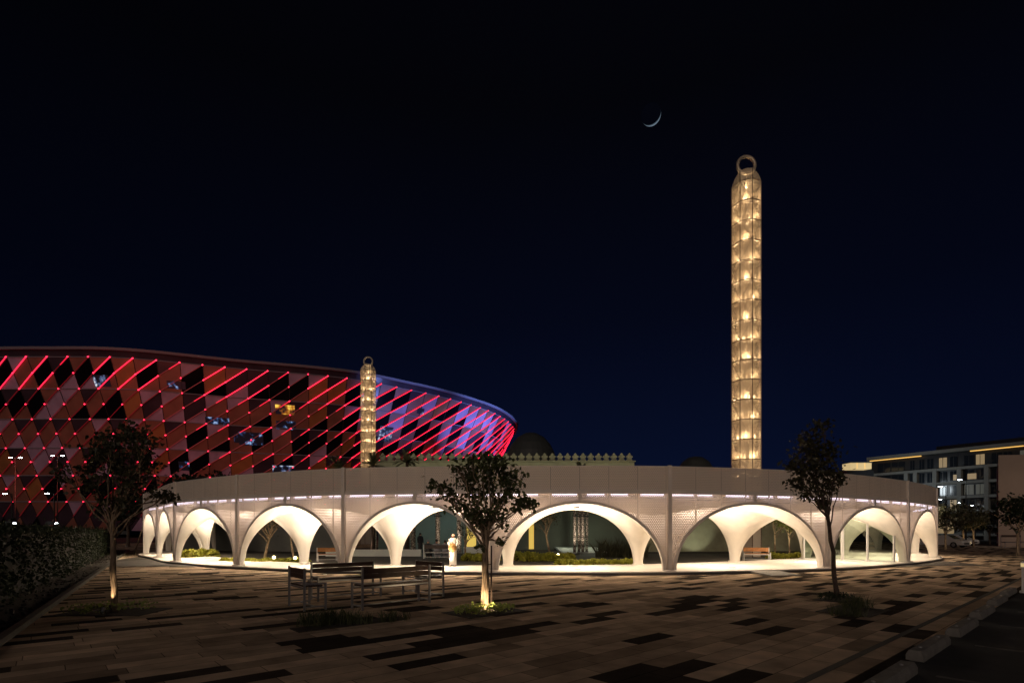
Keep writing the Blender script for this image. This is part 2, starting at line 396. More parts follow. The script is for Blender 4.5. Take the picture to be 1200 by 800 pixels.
# roof
b = MB(); ZR = 3.62
A = [ring(t, 0.01, ZR) for t in ts]; B = [ring(t, .99, ZR) for t in ts]; A2 = [ring(t, 0.01, ZR+.1) for t in ts]; B2 = [ring(t, .99, ZR+.1) for t in ts]
b.grid([A, B]); b.grid([B, B2]); b.grid([B2, A2]); b.grid([A2, A]); b.build('roof_slab', 'roof', arc)
b = MB(); b.grid([[ring(t, 0.03, ZR-.02) for t in ts], [ring(t, .97, ZR-.02) for t in ts]]); b.build('plenum_ceiling', 'plaster', arc)
# fascia ledge
def ringbar(v, d0, d1, z0, z1):
    b = MB(); q = [[offs(t, v, d0, z0) for t in ts], [offs(t, v, d1, z0) for t in ts], [offs(t, v, d1, z1) for t in ts], [offs(t, v, d0, z1) for t in ts], [offs(t, v, d0, z0) for t in ts]]
    b.grid(q); return b
ringbar(0, .01, .09, 3.54, 3.70).build('fascia', 'paint_metal', arc)
ringbar(0, -.10, -.05, 4.19, 4.24).build('handrail', 'paint_metal', arc)
ringbar(0, -.01, .05, 4.71, 4.75).build('coping', 'paint_metal', arc)
def arclen(k, v):
    L = [0]; n = 24
    for j in range(n): L.append(L[-1]+(ring(k+(j+1)/n, v)-ring(k+j/n, v)).length)
    return lambda u: L[min(n, int(u*n))]+(L[min(n, int(u*n)+1)]-L[min(n, int(u*n))])*(u*n-int(u*n))
def archz(u, zc=ZC):
    du = min(u, 1-u)*2; s = max(0, min(1, (du-D0)/(1-D0))); return DK+(zc-DK)*math.sqrt(max(0, 1-(1-s)**2))
def usamp():
    half = [0, D0/2]; n = 22
    for j in range(1, n+1):
        psi = (math.pi/2)*j/n; half.append((D0+(1-D0)*(1-math.cos(psi)))/2)
    return half+[1-x for x in reversed(half[:-1])]
US = usamp()
for k in range(NB):
    vis = 1 <= k <= NB-2
    AL = arclen(k, 0)
    # outer screen
    b = MB(); ZT = 3.54; ZB0 = ZC+.04
    rows = []; uvs = []
    for j in range(7):
        f = j/6; rr = []; uu = []
        for u in US:
            z0 = archz(u, ZB0); z = z0+(ZT-z0)*f; rr.append(offs(k+u, 0, .03, z)); uu.append((AL(u), z))
        rows.append(rr); uvs.append(uu)
    b.grid(rows, uvs); b.build('arch_screen', 'perforated_screen', arc)
    # parapet
    b = MB(); tt = [i/12 for i in range(13)]
    b.grid([[offs(k+u, 0, .03, 3.70) for u in tt], [offs(k+u, 0, .03, 4.72) for u in tt]], [[(AL(u), 3.70) for u in tt], [(AL(u), 4.72) for u in tt]])
    b.build('parapet_screen', 'perforated_parapet', arc)
    # inner screen
    b = MB(); rows = []; uvs = []
    for j in range(4):
        f = j/3; rr = []; uu = []
        for u in US:
            z0 = archz(u, ZB0-.12); z = z0+(3.6-z0)*f; rr.append(offs(k+u, 1, .03, z)); uu.append((AL(u), z))
        rows.append(rr); uvs.append(uu)
    b.grid(rows, uvs); b.build('inner_screen', 'perforated_parapet', arc)
    # arch rib, outside (double band) and inside
    for (v, d, th, zc, nm) in ((0, .10, .13, ZC, 'arch_rib'), (1, .06, .07, ZC-.12, 'inner_rib')):
        b = MB(); pr = []
        for u in US[1:-1]:
            z = archz(u, zc); pr.append((u, z))
        G = [[], [], [], [], []]
        for i, (u, z) in enumerate(pr):
            # outward normal in elevation
            a_ = pr[max(0, i-1)]; c_ = pr[min(len(pr)-1, i+1)]; CH = AL(1)
            tx, tz = (c_[0]-a_[0])*CH, c_[1]-a_[1]; L_ = math.hypot(tx, tz) or 1; nx, nz = -tz/L_, tx/L_
            u2 = u+nx*th/CH; z2 = z+nz*th
            G[0].append(offs(k+u, v, -.02, z)); G[1].append(offs(k+u, v, d, z)); G[2].append(offs(k+u2, v, d, z2)); G[3].append(offs(k+u2, v, .03, z2)); G[4].append(G[0][-1])
        b.grid(G[:4]); b.build(nm, 'plaster' if nm == 'inner_rib' else 'paint_metal', arc, smooth=False)
    # fan vault : four corner patches
    b = MB(); bz = DK; NT = 12; NP = 16
    def zc_at(v): return ZC-.12*v
    for cu in (0, 1):
        for cv in (0, 1):
            G = []
            for it in range(NT+1):
                th = (math.pi/2)*it/NT; cx, sx = math.cos(th), math.sin(th)
                rmax = min(1/cx if cx > 1e-6 else 9, (AV*.5)/sx if sx > 1e-6 else 9); col = []
                r1 = min(rmax, 1.0); s1 = (r1-D0)/(1-D0); p1 = math.acos(1-s1)
                for j in range(NP+1):
                    psi = p1*j/NP; r = D0+(1-D0)*(1-math.cos(psi)); col.append((r, math.sin(psi)))
                col.append((rmax, col[-1][1] if rmax <= 1 else 1.0))
                rowp = []
                for r, g in col:
                    du = r*cx/2; dv = r*sx/AV; u = du if cu == 0 else 1-du; v = dv if cv == 0 else 1-dv
                    rowp.append(ring(k+u, v, bz+(zc_at(v)-bz)*g))
                G.append(rowp)
            b.grid(G)
    b.build('fan_vault', 'plaster', arc, smooth=True, weld=True)
    # led lengths hidden behind the screen head
    if vis:
        b = MB()
        for j in range(6):
            u0 = (j+.08)/6; u1 = (j+.86)/6 if j % 2 else (j+.92)/6
            if j in (1, 4): u1 -= .045
            if j == 3: u0 += .03
            b = MB(); b.bar(offs(k+u0, 0, -.22, 3.50), offs(k+u1, 0, -.22, 3.50), .05, .10); b.build('led_strip', 'led_white', arc)
    if vis:  # fill lamps and discs added under the roof to backlight the screens
        for u in (.22, .78):
            q = ring(k+u, .30); lamp('AREA', (q.x, q.y, 3.56), 46, (1, .77, .60), .5, parent=arc, name='plenum_fill')
            b = MB(); b.lathe((q.x, q.y, 3.57), [(.27, 0), (.27, .03)], 12); b.build('plenum_fill_disc', 'white_steel', arc)
    # mid post over the crown
    b = MB(); p = offs(k+.5, 0, .06, 0); d = ring(k+.52, 0)-ring(k+.48, 0); rz = math.atan2(d.y, d.x)
    b.box((p.x, p.y, 3.40), (.16, .07, .30), rz); b.build('crown_bracket', 'paint_metal', arc)
    for j in range(1, 6) if vis else ():
        b = MB(); p = offs(k+j/6, 0, -.02, 0); b.box((p.x, p.y, 4.2), (.03, .03, 1.0), rz)
        b.build('parapet_stanchion', 'paint_metal', arc)
    # recessed lights
    if vis:
        m_ = ring(k+.5, .5)
        for (u, v, e) in ((.5, .30, 1), (.5, .74, .8)):
            q = ring(k+u, v); b = MB(); b.lathe((q.x, q.y, DK), [(.16, 0), (.16, .012), (.13, .014), (.125, .006)], 16)
            b.build('floor_uplight', 'steel', arc)
            lamp('AREA', (q.x, q.y, DK+.03), 165*e, (1, .79, .58), .24, rot=(R(180), 0, 0), parent=arc, name='floor_uplight_lamp', spread=R(135))
        for (u, v) in ((.5, .5),):
            q = ring(k+u, v); b = MB(); b.lathe((q.x, q.y, ZC-.12), [(.14, 0), (.14, .05), (.06, .05)], 16)
            b.build('downlight', 'white_steel', arc)
            lamp('AREA', (q.x, q.y, ZC-.14), 290, (1, .80, .58), .26, parent=arc, name='downlight_lamp')
for k in range(NB+1):
    t = min(k, NB-1e-4); p = offs(t, 0, .07, 0); d = ring(min(NB, t+.03), 0)-ring(max(0, t-.03), 0); rz = math.atan2(d.y, d.x)
    b = MB(); b.box((p.x, p.y, (4.77+.12)/2), (.17, .12, 4.77-.12), rz); b.build('facade_post', 'paint_metal', arc)
    b = MB()   # triangular web that closes the foot between two arches
    if 0 < k < NB:
        for v, nm in ((0, 'pier_foot'), (1, 'inner_pier_foot')):
            b = MB(); b.lathe(ring(k, v, DK), [(.30, 0), (.30, .05), (.285, .06)], 20); b.build(nm, 'plaster' if v else 'paint_metal', arc)
for k in range(1, NB):  # discs and spots added before each pier to brighten the outer face
    t_ = min(k, NB-1e-3); q = offs(t_, 0, 1.15, .006); b = MB(); b.lathe(q, [(.09, 0), (.09, .010), (.07, .012)], 14); b.build('added_washer', 'steel', arc)
    lamp('SPOT', (q.x, q.y, .03), 12, (1, .78, .58), .06, angle=R(95), target=offs(t_, 0, .1, 3.0), parent=arc, name='added_washer_lamp', blend=1)
# threshold ramp
b = MB(); q = offs(7.52, 0, .46, 0); d = (ring(7.54, 0)-ring(7.5, 0)).normalized(); n_ = (ring(7.52, 0)-ring(7.52, 1)).normalized()
P = [q-d*.75, q+d*.75, q+d*.75+n_*1.3, q-d*.75+n_*1.3]; zz = [.12, .12, .02, .02]
b.face([Vector((p.x, p.y, z)) for p, z in zip(P, zz)]); b.face([Vector((P[0].x, P[0].y, .12)), Vector((P[3].x, P[3].y, .02)), Vector((P[3].x, P[3].y, 0)), Vector((P[0].x, P[0].y, 0))])
b.face([Vector((P[2].x, P[2].y, .02)), Vector((P[1].x, P[1].y, .12)), Vector((P[1].x, P[1].y, 0)), Vector((P[2].x, P[2].y, 0))])
b.face([Vector((P[3].x, P[3].y, .02)), Vector((P[2].x, P[2].y, .02)), Vector((P[2].x, P[2].y, 0)), Vector((P[3].x, P[3].y, 0))])
b.build('ramp', 'concrete', arc)

# glass partition across the walkway at pier line 9 (between outer and inner ring)
gpn = thing('glass_partition', 'white framed glass screen closing the walkway inside the right-hand arch', 'glass screen', ring(8.9, .5))
def parch(v): 
    dv = min(v, 1-v)*AV; du = .2; r = math.hypot(du, dv); s = min(1, (r-D0)/(1-D0)); return DK+(ZC-.06-DK)*math.sqrt(1-(1-s)**2)-.03
vv = [.10, .30, .52, .56, .93]
for a_, c_ in ((.07, .29), (.31, .53), (.55, .93)):
    b = MB(); n = 8; lo = [ring(8.9, a_+(c_-a_)*i/n, DK+.05) for i in range(n+1)]; hi = [ring(8.9, a_+(c_-a_)*i/n, parch(a_+(c_-a_)*i/n)) for i in range(n+1)]
    b.grid([lo, hi]); b.build('glass_pane', 'door_glass', gpn)
for v in (.06, .30, .54, .94):
    b = MB(); p = ring(8.9, v); b.bar((p.x, p.y, DK), (p.x, p.y, parch(v)+.02), .09 if v != .54 else .13); b.build('frame_post', 'white_steel', gpn)
b = MB(); b.bar(ring(8.9, .06, DK+.03), ring(8.9, .94, DK+.03), .08, .06); b.build('bottom_rail', 'white_steel', gpn)

# ================================================================ minarets
def minaret(loc, label, w, H, rz, nlev, energy, ringr):
    t = thing('minaret', label, 'minaret', loc, rz, 'lattice minarets'); r = w/2/math.cos(math.pi/8)
    def cor(i, z, rr=r): a = R(22.5)+i*math.pi/4; return Vector((rr*math.cos(a), rr*math.sin(a), z))
    ZB = 4.2; side = 2*r*math.sin(math.pi/8)
    # perforated sheets, one per facet; the tops are cut as arcs rising to the middle facets
    for i in range(8):
        b = MB(); n = 8; lo, hi, ul, uh = [], [], [], []
        for j in range(n+1):
            f = j/n; a0 = cor(i, 0).lerp(cor(i+1, 0), f); x = abs(a0.x)/(w/2); zt = H-.95*(1-math.sqrt(max(0, 1-min(1, x)**2*.98)))
            lo.append(Vector((a0.x, a0.y, ZB))); hi.append(Vector((a0.x, a0.y, zt))); ul.append((f*side+i*side, ZB)); uh.append((f*side+i*side, zt))
        b.grid([lo, hi], [ul, uh]); local(b, 'perforated_sheet', 'minaret_sheet', t)
        b = MB(); b.grid([[cor(i, 0, r*1.002), cor(i+1, 0, r*1.002)], [cor(i, ZB, r*1.002), cor(i+1, ZB, r*1.002)]], [[(0, 0), (side, 0)], [(0, ZB), (side, ZB)]]); local(b, 'base_panel', 'minaret_base_sheet', t)
    for i in range(8):
        b = MB(); c = cor(i, 0, r*1.005); x = abs(c.x)/(w/2); zt = H-.95*(1-math.sqrt(max(0, 1-min(1, x)**2*.98)))
        b.bar((c.x, c.y, .0), (c.x, c.y, zt), .055); local(b, 'corner_post', 'bronze_dark', t)
    dz = (H-.8-ZB)/nlev
    for k in range(nlev+1):
        z = ZB+dz*k; b = MB(); q = r*.985
        b.tube([cor(i, z, q) for i in range(8)], .035, 6, close=True); local(b, 'ring_frame', 'bronze_dark', t)
    b = MB(); q = r*.95; rnd = random.Random(5)
    for k in range(nlev):
        z = ZB+dz*k
        for i in range(8):
            if (i+k) % 2: b.bar(cor(i, z, q), cor(i+1, z+dz, q), .04)
            else: b.bar(cor(i+1, z, q), cor(i, z+dz, q), .04)
    local(b, 'lattice_bracing', 'bronze_dark', t)
    # pleated inner liner with a plate ring at every level
    b = MB(); NA = 36; NZ = nlev*5; G = []; fold = [rnd.uniform(-1, 1) for _ in range(NA)]
    for jz in range(NZ+1):
        z = ZB+(H-1.6-ZB)*jz/NZ; row = []
        if jz % 5 == 0: fold = [rnd.uniform(-1, 1) for _ in range(NA)]
        for ia in range(NA):
            rr = w*.29*(1+.13*fold[ia]+.05*rnd.uniform(-1, 1)); a = 2*math.pi*ia/NA; row.append(Vector((rr*math.cos(a), rr*math.sin(a), z)))
        row.append(row[0]); G.append(row)
    b.grid(G); local(b, 'inner_liner', 'bronze', t)
    for k in range(nlev):
        z = ZB+dz*k; b = MB(); b.tube([(w*.36*math.cos(2*math.pi*q_/16), w*.36*math.sin(2*math.pi*q_/16), z+.02) for q_ in range(16)], .06, 6, close=True); local(b, 'level_ring', 'bronze', t)
    b = MB(); b.tube([(0, 0, 0), (0, 0, H-1.0)], .10, 10); local(b, 'core_pole', 'bronze', t)
    # ring finial facing the camera
    b = MB(); pts = [(ringr*math.cos(a)*math.cos(-rz)-(-w*.30)*0, -w*.30+ringr*math.cos(a)*math.sin(-rz), H+.45+ringr*math.sin(a)) for a in [2*math.pi*i/28 for i in range(28)]]
    b.tube(pts, ringr*.20, 10, close=True); local(b, 'finial_ring', 'bronze', t, smooth=True)
    b = MB(); b.tube([(0, -w*.30, H-1.9), (0, -w*.30, H+.45-ringr)], .05, 8); local(b, 'finial_stem', 'bronze', t)
    # lamps between liner and sheet
    for k in range(nlev):
        z = ZB+dz*(k+.12)
        for i in (3, 4, 5, 6, 7):
            a = R(22.5)+(i+.5)*math.pi/4
            if (i+k) % 2: continue
            x, y = w*.395*math.cos(a), w*.395*math.sin(a)
            b = MB(); b.lathe((x, y, z-.04), [(.045, 0), (.05, .05), (.02, .09)], 8); local(b, 'lamp_fitting', 'bronze', t)
            l = lamp('POINT', (x, y, z+.12), energy, (1, .72, .42), .13, name='minaret_lamp'); l.parent = t
    l = lamp('POINT', (0, -w*.33, H-1.15), energy*1.2, (1, .72, .42), .05, name='minaret_lamp'); l.parent = t
    return t
minaret(at(874.5, 39.0), 'tall slender minaret of glowing perforated metal with a ring on top, right of centre', 1.95, zat(196, 38.0), R(-23.6), 16, 50, .62)
minaret(at(431.5, 78.0), 'short distant minaret glowing in front of the red arena', 2.15, zat(426, 77), R(15), 14, 52, .62)

# ================================================================ arena
def closed(P, n_per=1.0):
    pass
AP = [(-262, 172), (-225, 150), (-190, 139), (-158, 134), (-128, 132.8), (-115, 132.6), (-96, 133.6), (-72.4, 142.4), (-56, 147.5), (-43.6, 153), (-31.9, 163), (-24, 170.5), (-17, 179), (-8.6, 191.5), (-3.6, 203), (-.2, 216), (1.2, 231), (-2, 255), (-18, 280), (-60, 305), (-120, 315), (-190, 305), (-255, 275), (-285, 230), (-282, 195)]
AP = [Vector((x, y, 0)) for x, y in AP]
def acr(t):
    n = len(AP); i = int(math.floor(t)); u = t-i; p0, p1, p2, p3 = (AP[(i+q) % n] for q in (-1, 0, 1, 2))
    return .5*((2*p1)+(p2-p0)*u+(2*p0-5*p1+4*p2-p3)*u*u+(3*p1-p0-3*p2+p3)*u**3)
fine = [acr(i/40) for i in range(len(AP)*40)]; fine.append(fine[0]); LL = [0]
for i in range(1, len(fine)): LL.append(LL[-1]+(fine[i]-fine[i-1]).length)
NCOL = round(LL[-1]/5.15); CW = LL[-1]/NCOL
def aplan(c):
    s = (c % NCOL)*CW; lo, hi = 0, len(LL)-1
    while hi-lo > 1:
        m = (lo+hi)//2
        if LL[m] <= s: lo = m
        else: hi = m
    f = (s-LL[lo])/max(1e-9, LL[hi]-LL[lo]); return fine[lo].lerp(fine[hi], f)
_an = {}
def asurf(c, z, off=0):
    key = round(c*64)
    if key not in _an:
        p = aplan(c); q = aplan(c+.6)-aplan(c-.6); _an[key] = (p, Vector((q.y, -q.x, 0)).normalized())
    p, n = _an[key]; r = p+n*(off-.50*(46.5-z)); return Vector((r.x, r.y, z))
ZROW = [45.2-7.0*i for i in range(6)]+[2.0]
arena = thing('arena', 'huge oval arena with diamond glass panels and red diagonal light lines', 'arena', (-105, 215, 0))
for nm, c, r_, mt in (('panel_black', (.004, .004, .006), .12, 0), ('panel_brown', (.22, .10, .075), .38, 0), ('panel_mauve', (.34, .27, .40), .32, 0), ('panel_amber', (.28, .13, .05), .4, 0), ('panel_smoke', (.045, .035, .05), .2, 0)):
    mat(nm, c, r_, mt, noise=.25, nscale=.25)
def redled(name, col, st): return mat(name, (.2, .02, .03), .4, emit=col, estr=st)
redled('led_red', (1, .015, .05), 2.7); redled('led_dim', (1, .02, .05), .07); redled('led_mid', (1, .012, .05), 1.1); redled('led_node', (1, .02, .06), 4.5)
rnd = random.Random(11)
b = MB(); pal = ['panel_black', 'panel_brown', 'panel_mauve', 'panel_amber', 'panel_smoke']
def zr(v):
    i = int(min(5, max(0, math.floor(v)))); return ZROW[i]+(ZROW[i+1]-ZROW[i])*(v-i)
C0 = 8; C1 = 63
def pick(c, r):
    x = asurf(c, 30).x; k = rnd.random(); wr = rnd.random()
    amb = .22 if -80 < x < -35 else .05
    if k < .36: return 0
    if k < .36+amb: return 3
    if x > -35: return 2 if wr < .72 else 4  # right end favours mauve: blue light on the glass put into panel colour
    if k < .80: return 1
    return 2 if wr < .2 else 4
tri = {}
for c in range(NCOL):
    for r in range(6):
        v = r
        P = lambda cc, vv: asurf(cc, zr(vv))
        if not (C0-4 <= c <= C1+6): b.cm = 4; b.face([P(c, v), P(c, v+1), P(c+1, v+1), P(c+1, v)]); continue
        hp = pick(c, r)
        if r == 5: hp = 4
        up = 1 if hp != 1 and rnd.random() < .5 else (4 if rnd.random() < .6 else 2)
        lo = 1 if rnd.random() < .45 else (0 if rnd.random() < .5 else 2)
        # upper-left triangle, middle parallelogram, lower-right triangle
        b.cm = up; b.face([P(c, v), P(c, v+.5), P(c+1, v)])
        b.cm = hp; b.face([P(c, v+.5), P(c, v+1), P(c+1, v+.5), P(c+1, v)])
        b.cm = lo; b.face([P(c, v+1), P(c+1, v+1), P(c+1, v+.5)])
local(b, 'facade', pal, arena).matrix_parent_inverse = inv_world(arena)
# joints of the glazing grid
b = MB()
for c in range(C0-2, C1+6): b.bar(asurf(c, 45.2, .05), asurf(c, 2, .05), .12)
b2 = MB()
for r in range(6):
    b2.tube([asurf(c, ZROW[r], .12) for c in range(C0-2, C1+7)], .13, 5)
b.build('mullion', 'rubber', arena); b2.build('transom', 'rim_metal', arena)
# head band and rim
b = MB(); cs = [i/2 for i in range(NCOL*2+1)]
b.grid([[asurf(c, 45.2) for c in cs], [asurf(c, 46.7, .2) for c in cs]]); b.build('head_band', 'panel_smoke', arena)
b = MB(); b.grid([[asurf(c, 46.7, .2) for c in cs], [asurf(c, 46.6, 1.0) for c in cs], [asurf(c, 47.15, 1.1) for c in cs], [asurf(c, 47.25, -.6) for c in cs], [asurf(c, 46.9, -6) for c in cs]]); b.build('roof_rim', 'rim_metal', arena, smooth=False)
cen = Vector((-105, 215, 46.9)); b = MB()
for i in range(len(cs)-1): b.face([asurf(cs[i], 46.9, -6), asurf(cs[i+1], 46.9, -6), cen])
b.build('roof', 'roof_fabric', arena)
for c in range(C0, C1+10):
    if c > C1+4: continue
    b = MB()
    for h in range(11):                      # half-row steps: one column each
        ca = c-h; va = h*.5; cb_ = ca-1; vb = va+.5
        pa = asurf(ca, zr(va), .30); pb = asurf(cb_, zr(vb), .30); x = pa.x
        right = x > -46; mid = -84 < x <= -46
        top = h < 2
        if right: b.cm = 0
        elif top: b.cm = (0, 0, 2, 0, 1)[(c*7+h*3) % 5]
        elif mid: b.cm = 2
        else: b.cm = 1
        for j in range(2):
            q0 = pa.lerp(pb, j/2); q1 = pa.lerp(pb, (j+1)/2)
            if b.cm == 2 and (j+h) % 2 and not right: b.cm = 1
            b.bar(q0, q1, .15 if b.cm != 1 else .11, .16)
        b.cm = 3; s_ = .17 if not right else .1
        b.bar(pa+Vector((-s_, 0, -s_*.5)), pa+Vector((s_*.6, 0, s_*.3)), .22, .22)
    o = b.build('led_line', ['led_red', 'led_dim', 'led_mid', 'led_node'], arena)
# lit rooms seen through the glass
def roommat(name, c1, c2, st, sc=1.2, thr=.55):
    m = mat(name, (.02, .02, .03), .3); n = m.node_tree; N = n.nodes; L = n.links; bb = N['Principled BSDF']
    tc = N.new('ShaderNodeTexCoord'); t = N.new('ShaderNodeTexNoise'); t.inputs['Scale'].default_value = sc; t.inputs['Detail'].default_value = 3; L.new(tc.outputs['Object'], t.inputs['Vector'])
    r = N.new('ShaderNodeValToRGB'); L.new(t.outputs['Fac'], r.inputs[0]); r.color_ramp.elements[0].position = thr; r.color_ramp.elements[0].color = (0.002, .003, .006, 1)
    r.color_ramp.elements[1].position = thr+.16; r.color_ramp.elements[1].color = (*c1, 1); e = r.color_ramp.elements.new(thr+.08); e.color = (*[q*.3 for q in c2], 1)
    L.new(r.outputs[0], bb.inputs['Emission Color']); bb.inputs['Emission Strength'].default_value = st; m.cycles.emission_sampling = 'NONE'
roommat('room_white', (.9, .95, 1), (.3, .45, .9), .9, .55, .50); roommat('room_yellow', (1, .6, .08), (1, .3, .03), 1.2, .3, .42); roommat('room_blue', (.4, .6, 1), (.1, .25, .7), .7, .8, .54)
def room(px, py, wpx, hpx, m):
    # nearest facade point along this pixel column
    best = None
    for c4 in range(C0*4, (C1+4)*4):
        c = c4/4
        for z in (8, 12, 16, 20, 24, 28, 32, 36, 40, 43):
            p = asurf(c, z); x = 600+F*p.x/p.y; y = HZ-F*(p.z-EYE)/p.y; d = (x-px)**2+(y-py)**2
            if best is None or d < best[0]: best = (d, c, z, p)
    _, c, z, p = best; k = p.y/F; cw = wpx*k/CW/2*1.2; zh = hpx*k/2; b = MB()
    b.face([asurf(c-cw, z-zh, .06), asurf(c+cw, z-zh, .06), asurf(c+cw, z+zh, .06), asurf(c-cw, z+zh, .06)]); b.build('lit_room', m, arena)
for q in ((333, 488, 18, 10, 'room_yellow'), (335, 497, 18, 9, 'room_blue'), (117, 440, 16, 12, 'room_white'), (292, 520, 20, 14, 'room_blue'), (333, 549, 20, 9, 'room_white'), (450, 506, 14, 16, 'room_white'), (254, 502, 20, 8, 'room_blue'), (284, 517, 10, 10, 'room_blue'), (490, 487, 8, 6, 'room_white'), (205, 452, 16, 8, 'room_blue'), (217, 537, 10, 10, 'room_blue')): room(*q)
# blue floodlights of the square beside the arena's right-hand end
for x, y, e, tx, ty, tz in ((14, 165, 170000, -14, 188, 40), (34, 195, 130000, -4, 205, 40), (-2, 140, 80000, -32, 165, 42)):
    lamp('SPOT', (x, y, 9), e, (.26, .33, 1), 1.0, angle=R(42), target=(tx, ty, tz), name='blue_floodlight', blend=.9)
for x, y, e, tx, ty in ((-75, 70, 30000, -72, 142), (-110, 60, 22000, -110, 133)):  # unseen red spots added to strengthen the LED glow on the panels
    lamp('SPOT', (x, y, 8), e, (1, .15, .10), 1.0, angle=R(75), target=(tx, ty, 30), name='red_panel_fill', blend=.9)

# ================================================================ mosque hall, crenellated wall, domes
hall = thing('mosque_hall', 'dark green walled hall with crenellated roof edge behind the garden', 'mosque hall', (0, 54, 0))
YW = 54.0; ZW = zat(541.5, YW)-.05; XL, XR = -13.5, at(741, YW).x
b = MB(); b.box(((XL+XR)/2, YW+10, ZW/2), (XR-XL, 20, ZW)); b.build('wall', 'hall_wall', hall)
b = MB(); b.box(((XL+XR)/2, YW-.12, ZW-.35), (XR-XL+.3, .25, .85)); b.build('cornice', 'green_stone', hall)
b = MB(); b.box(((XL+XR)/2, YW-.2, ZW+.12), (XR-XL+.5, .5, .1)); b.build('cornice_lip', 'green_stone', hall)
mer = [(-.30, 0), (.30, 0), (.30, .12), (.20, .20), (.20, .26), (.33, .36), (.34, .46), (.24, .54), (.13, .56), (.15, .64), (.10, .72), (0, .80), (-.10, .72), (-.15, .64), (-.13, .56), (-.24, .54), (-.34, .46), (-.33, .36), (-.20, .26), (-.20, .20), (-.30, .12)]
nm = int((XR-XL)/.775)
for i in range(nm):
    x = XR-.35-i*.775; b = MB(); lo = [Vector((x+p[0], YW-.26, ZW+.17+p[1])) for p in mer]; hi = [Vector((p.x, YW-.04, p.z)) for p in lo]
    b.face(lo); b.face(hi[::-1])
    for j in range(len(lo)): b.face([lo[j], hi[j], hi[(j+1) % len(lo)], lo[(j+1) % len(lo)]])
    b.build('merlon', 'green_stone', hall)
b = MB(); b.box(((XL+XR)/2, 46.5, 5.2), (XR-XL, 9, .3)); b.build('portico_roof', 'hotel_dark', hall)
for x in (-4.1, 1.95):
    b = MB(); b.box((x, YW-.03, 1.35), (.95 if x < 0 else .5, .1, 2.5)); b.build('lit_doorway', 'door_glow', hall)
b = MB(); b.box((8.3, YW-.05, 2.2), (5, .08, 4.2)); b.build('wall_panel', 'hall_wall', hall)
for j, y in enumerate((46.0, 47.6, 49.2, 50.8)):
    b = MB(); b.box((6.3, y+2.2, .06+.07*j), (4.0, 5, .07 if j else .1)); b.build('step', 'step_stone', hall)
lamp('AREA', (7.3, 48.5, 4.9), 150, (.92, .95, .70), .4, parent=hall, name='portico_lamp')
lamp('AREA', (-5.5, 50.5, 4.9), 110, (.55, .82, .84), .4, parent=hall, name='portico_lamp')
lamp('AREA', (-9.5, 49.5, 4.9), 70, (.55, .82, .84), .4, parent=hall, name='portico_lamp')
for x in (-9, -3, 3, 9): lamp('SPOT', (x, YW-3.2, 5.5), 130, (1, .92, .62), .2, angle=R(100), target=(x, YW, ZW), parent=hall, name='cornice_wash')
b = MB(); b.lathe((0, 0, 0), [(3.3, 0), (3.3, 1.2), (3.2, 2.0), (2.75, 3.0), (2.0, 3.9), (1.1, 4.45), (.25, 4.7)], 28)
d1 = thing('dome', 'larger dark ribbed dome behind the crenellated wall', 'dome', at(622, 68, 0)); dz_ = zat(507, 68)-4.7
bb = MB(); bb.lathe((0, 0, dz_), [(3.1, -8), (3.1, 0), (3.25, 1.2), (3.0, 2.2), (2.5, 3.2), (1.7, 4.1), (.8, 4.6), (.1, 4.75)], 28); local(bb, 'dome_shell', 'dome_tile', d1, smooth=False)
bb = MB(); bb.lathe((0, 0, 0), [(3.6, 0), (3.6, dz_-2)], 28); local(bb, 'drum', 'dome_tile', d1)
d2 = thing('dome', 'smaller dark dome just above the arcade roof left of the tall minaret', 'dome', at(815, 62, 0)); dz_ = zat(535, 62)-2.2
bb = MB(); bb.lathe((0, 0, dz_), [(2.2, -6), (2.2, 0), (2.0, .8), (1.5, 1.6), (.8, 2.1), (.1, 2.25)], 24); local(bb, 'dome_shell', 'dome_tile', d2)
bb = MB(); bb.lathe((0, 0, 0), [(2.5, 0), (2.5, dz_-2)], 24); local(bb, 'drum', 'dome_tile', d2)
# garden wall with the oval pool of light, and side walls closing the court
b = MB(); b.box((22, 50, 1.7), (20, .3, 3.4), R(8)); w_ = b.build('garden_wall', 'green_stone'); tag(w_, 'pale green garden wall behind the minaret base with a round pool of light', 'wall')
lamp('SPOT', (17.0, 46.6, .25), 120, (1, .95, .7), .08, angle=R(80), target=(16.7, 49, 1.7), name='wall_spot')
b = MB(); b.box((-24, 50, 1.5), (18, .3, 3.0), R(-12)); w_ = b.build('garden_wall', 'hotel_wall'); tag(w_, 'dark garden wall behind the left-hand arches', 'wall')
# garden paving
b = MB(); b.face([(-24, 29, .03), (26, 29, .03), (34, 60, .03), (-34, 60, .03)]); tag(b.build('garden_ground', 'soil'), kind='structure')
b = MB(); b.face([(-24, 28.2, .045), (22, 28.2, .045), (22, 44, .045), (-24, 44, .045)]); tag(b.build('garden_paving', 'kerb'), kind='structure')

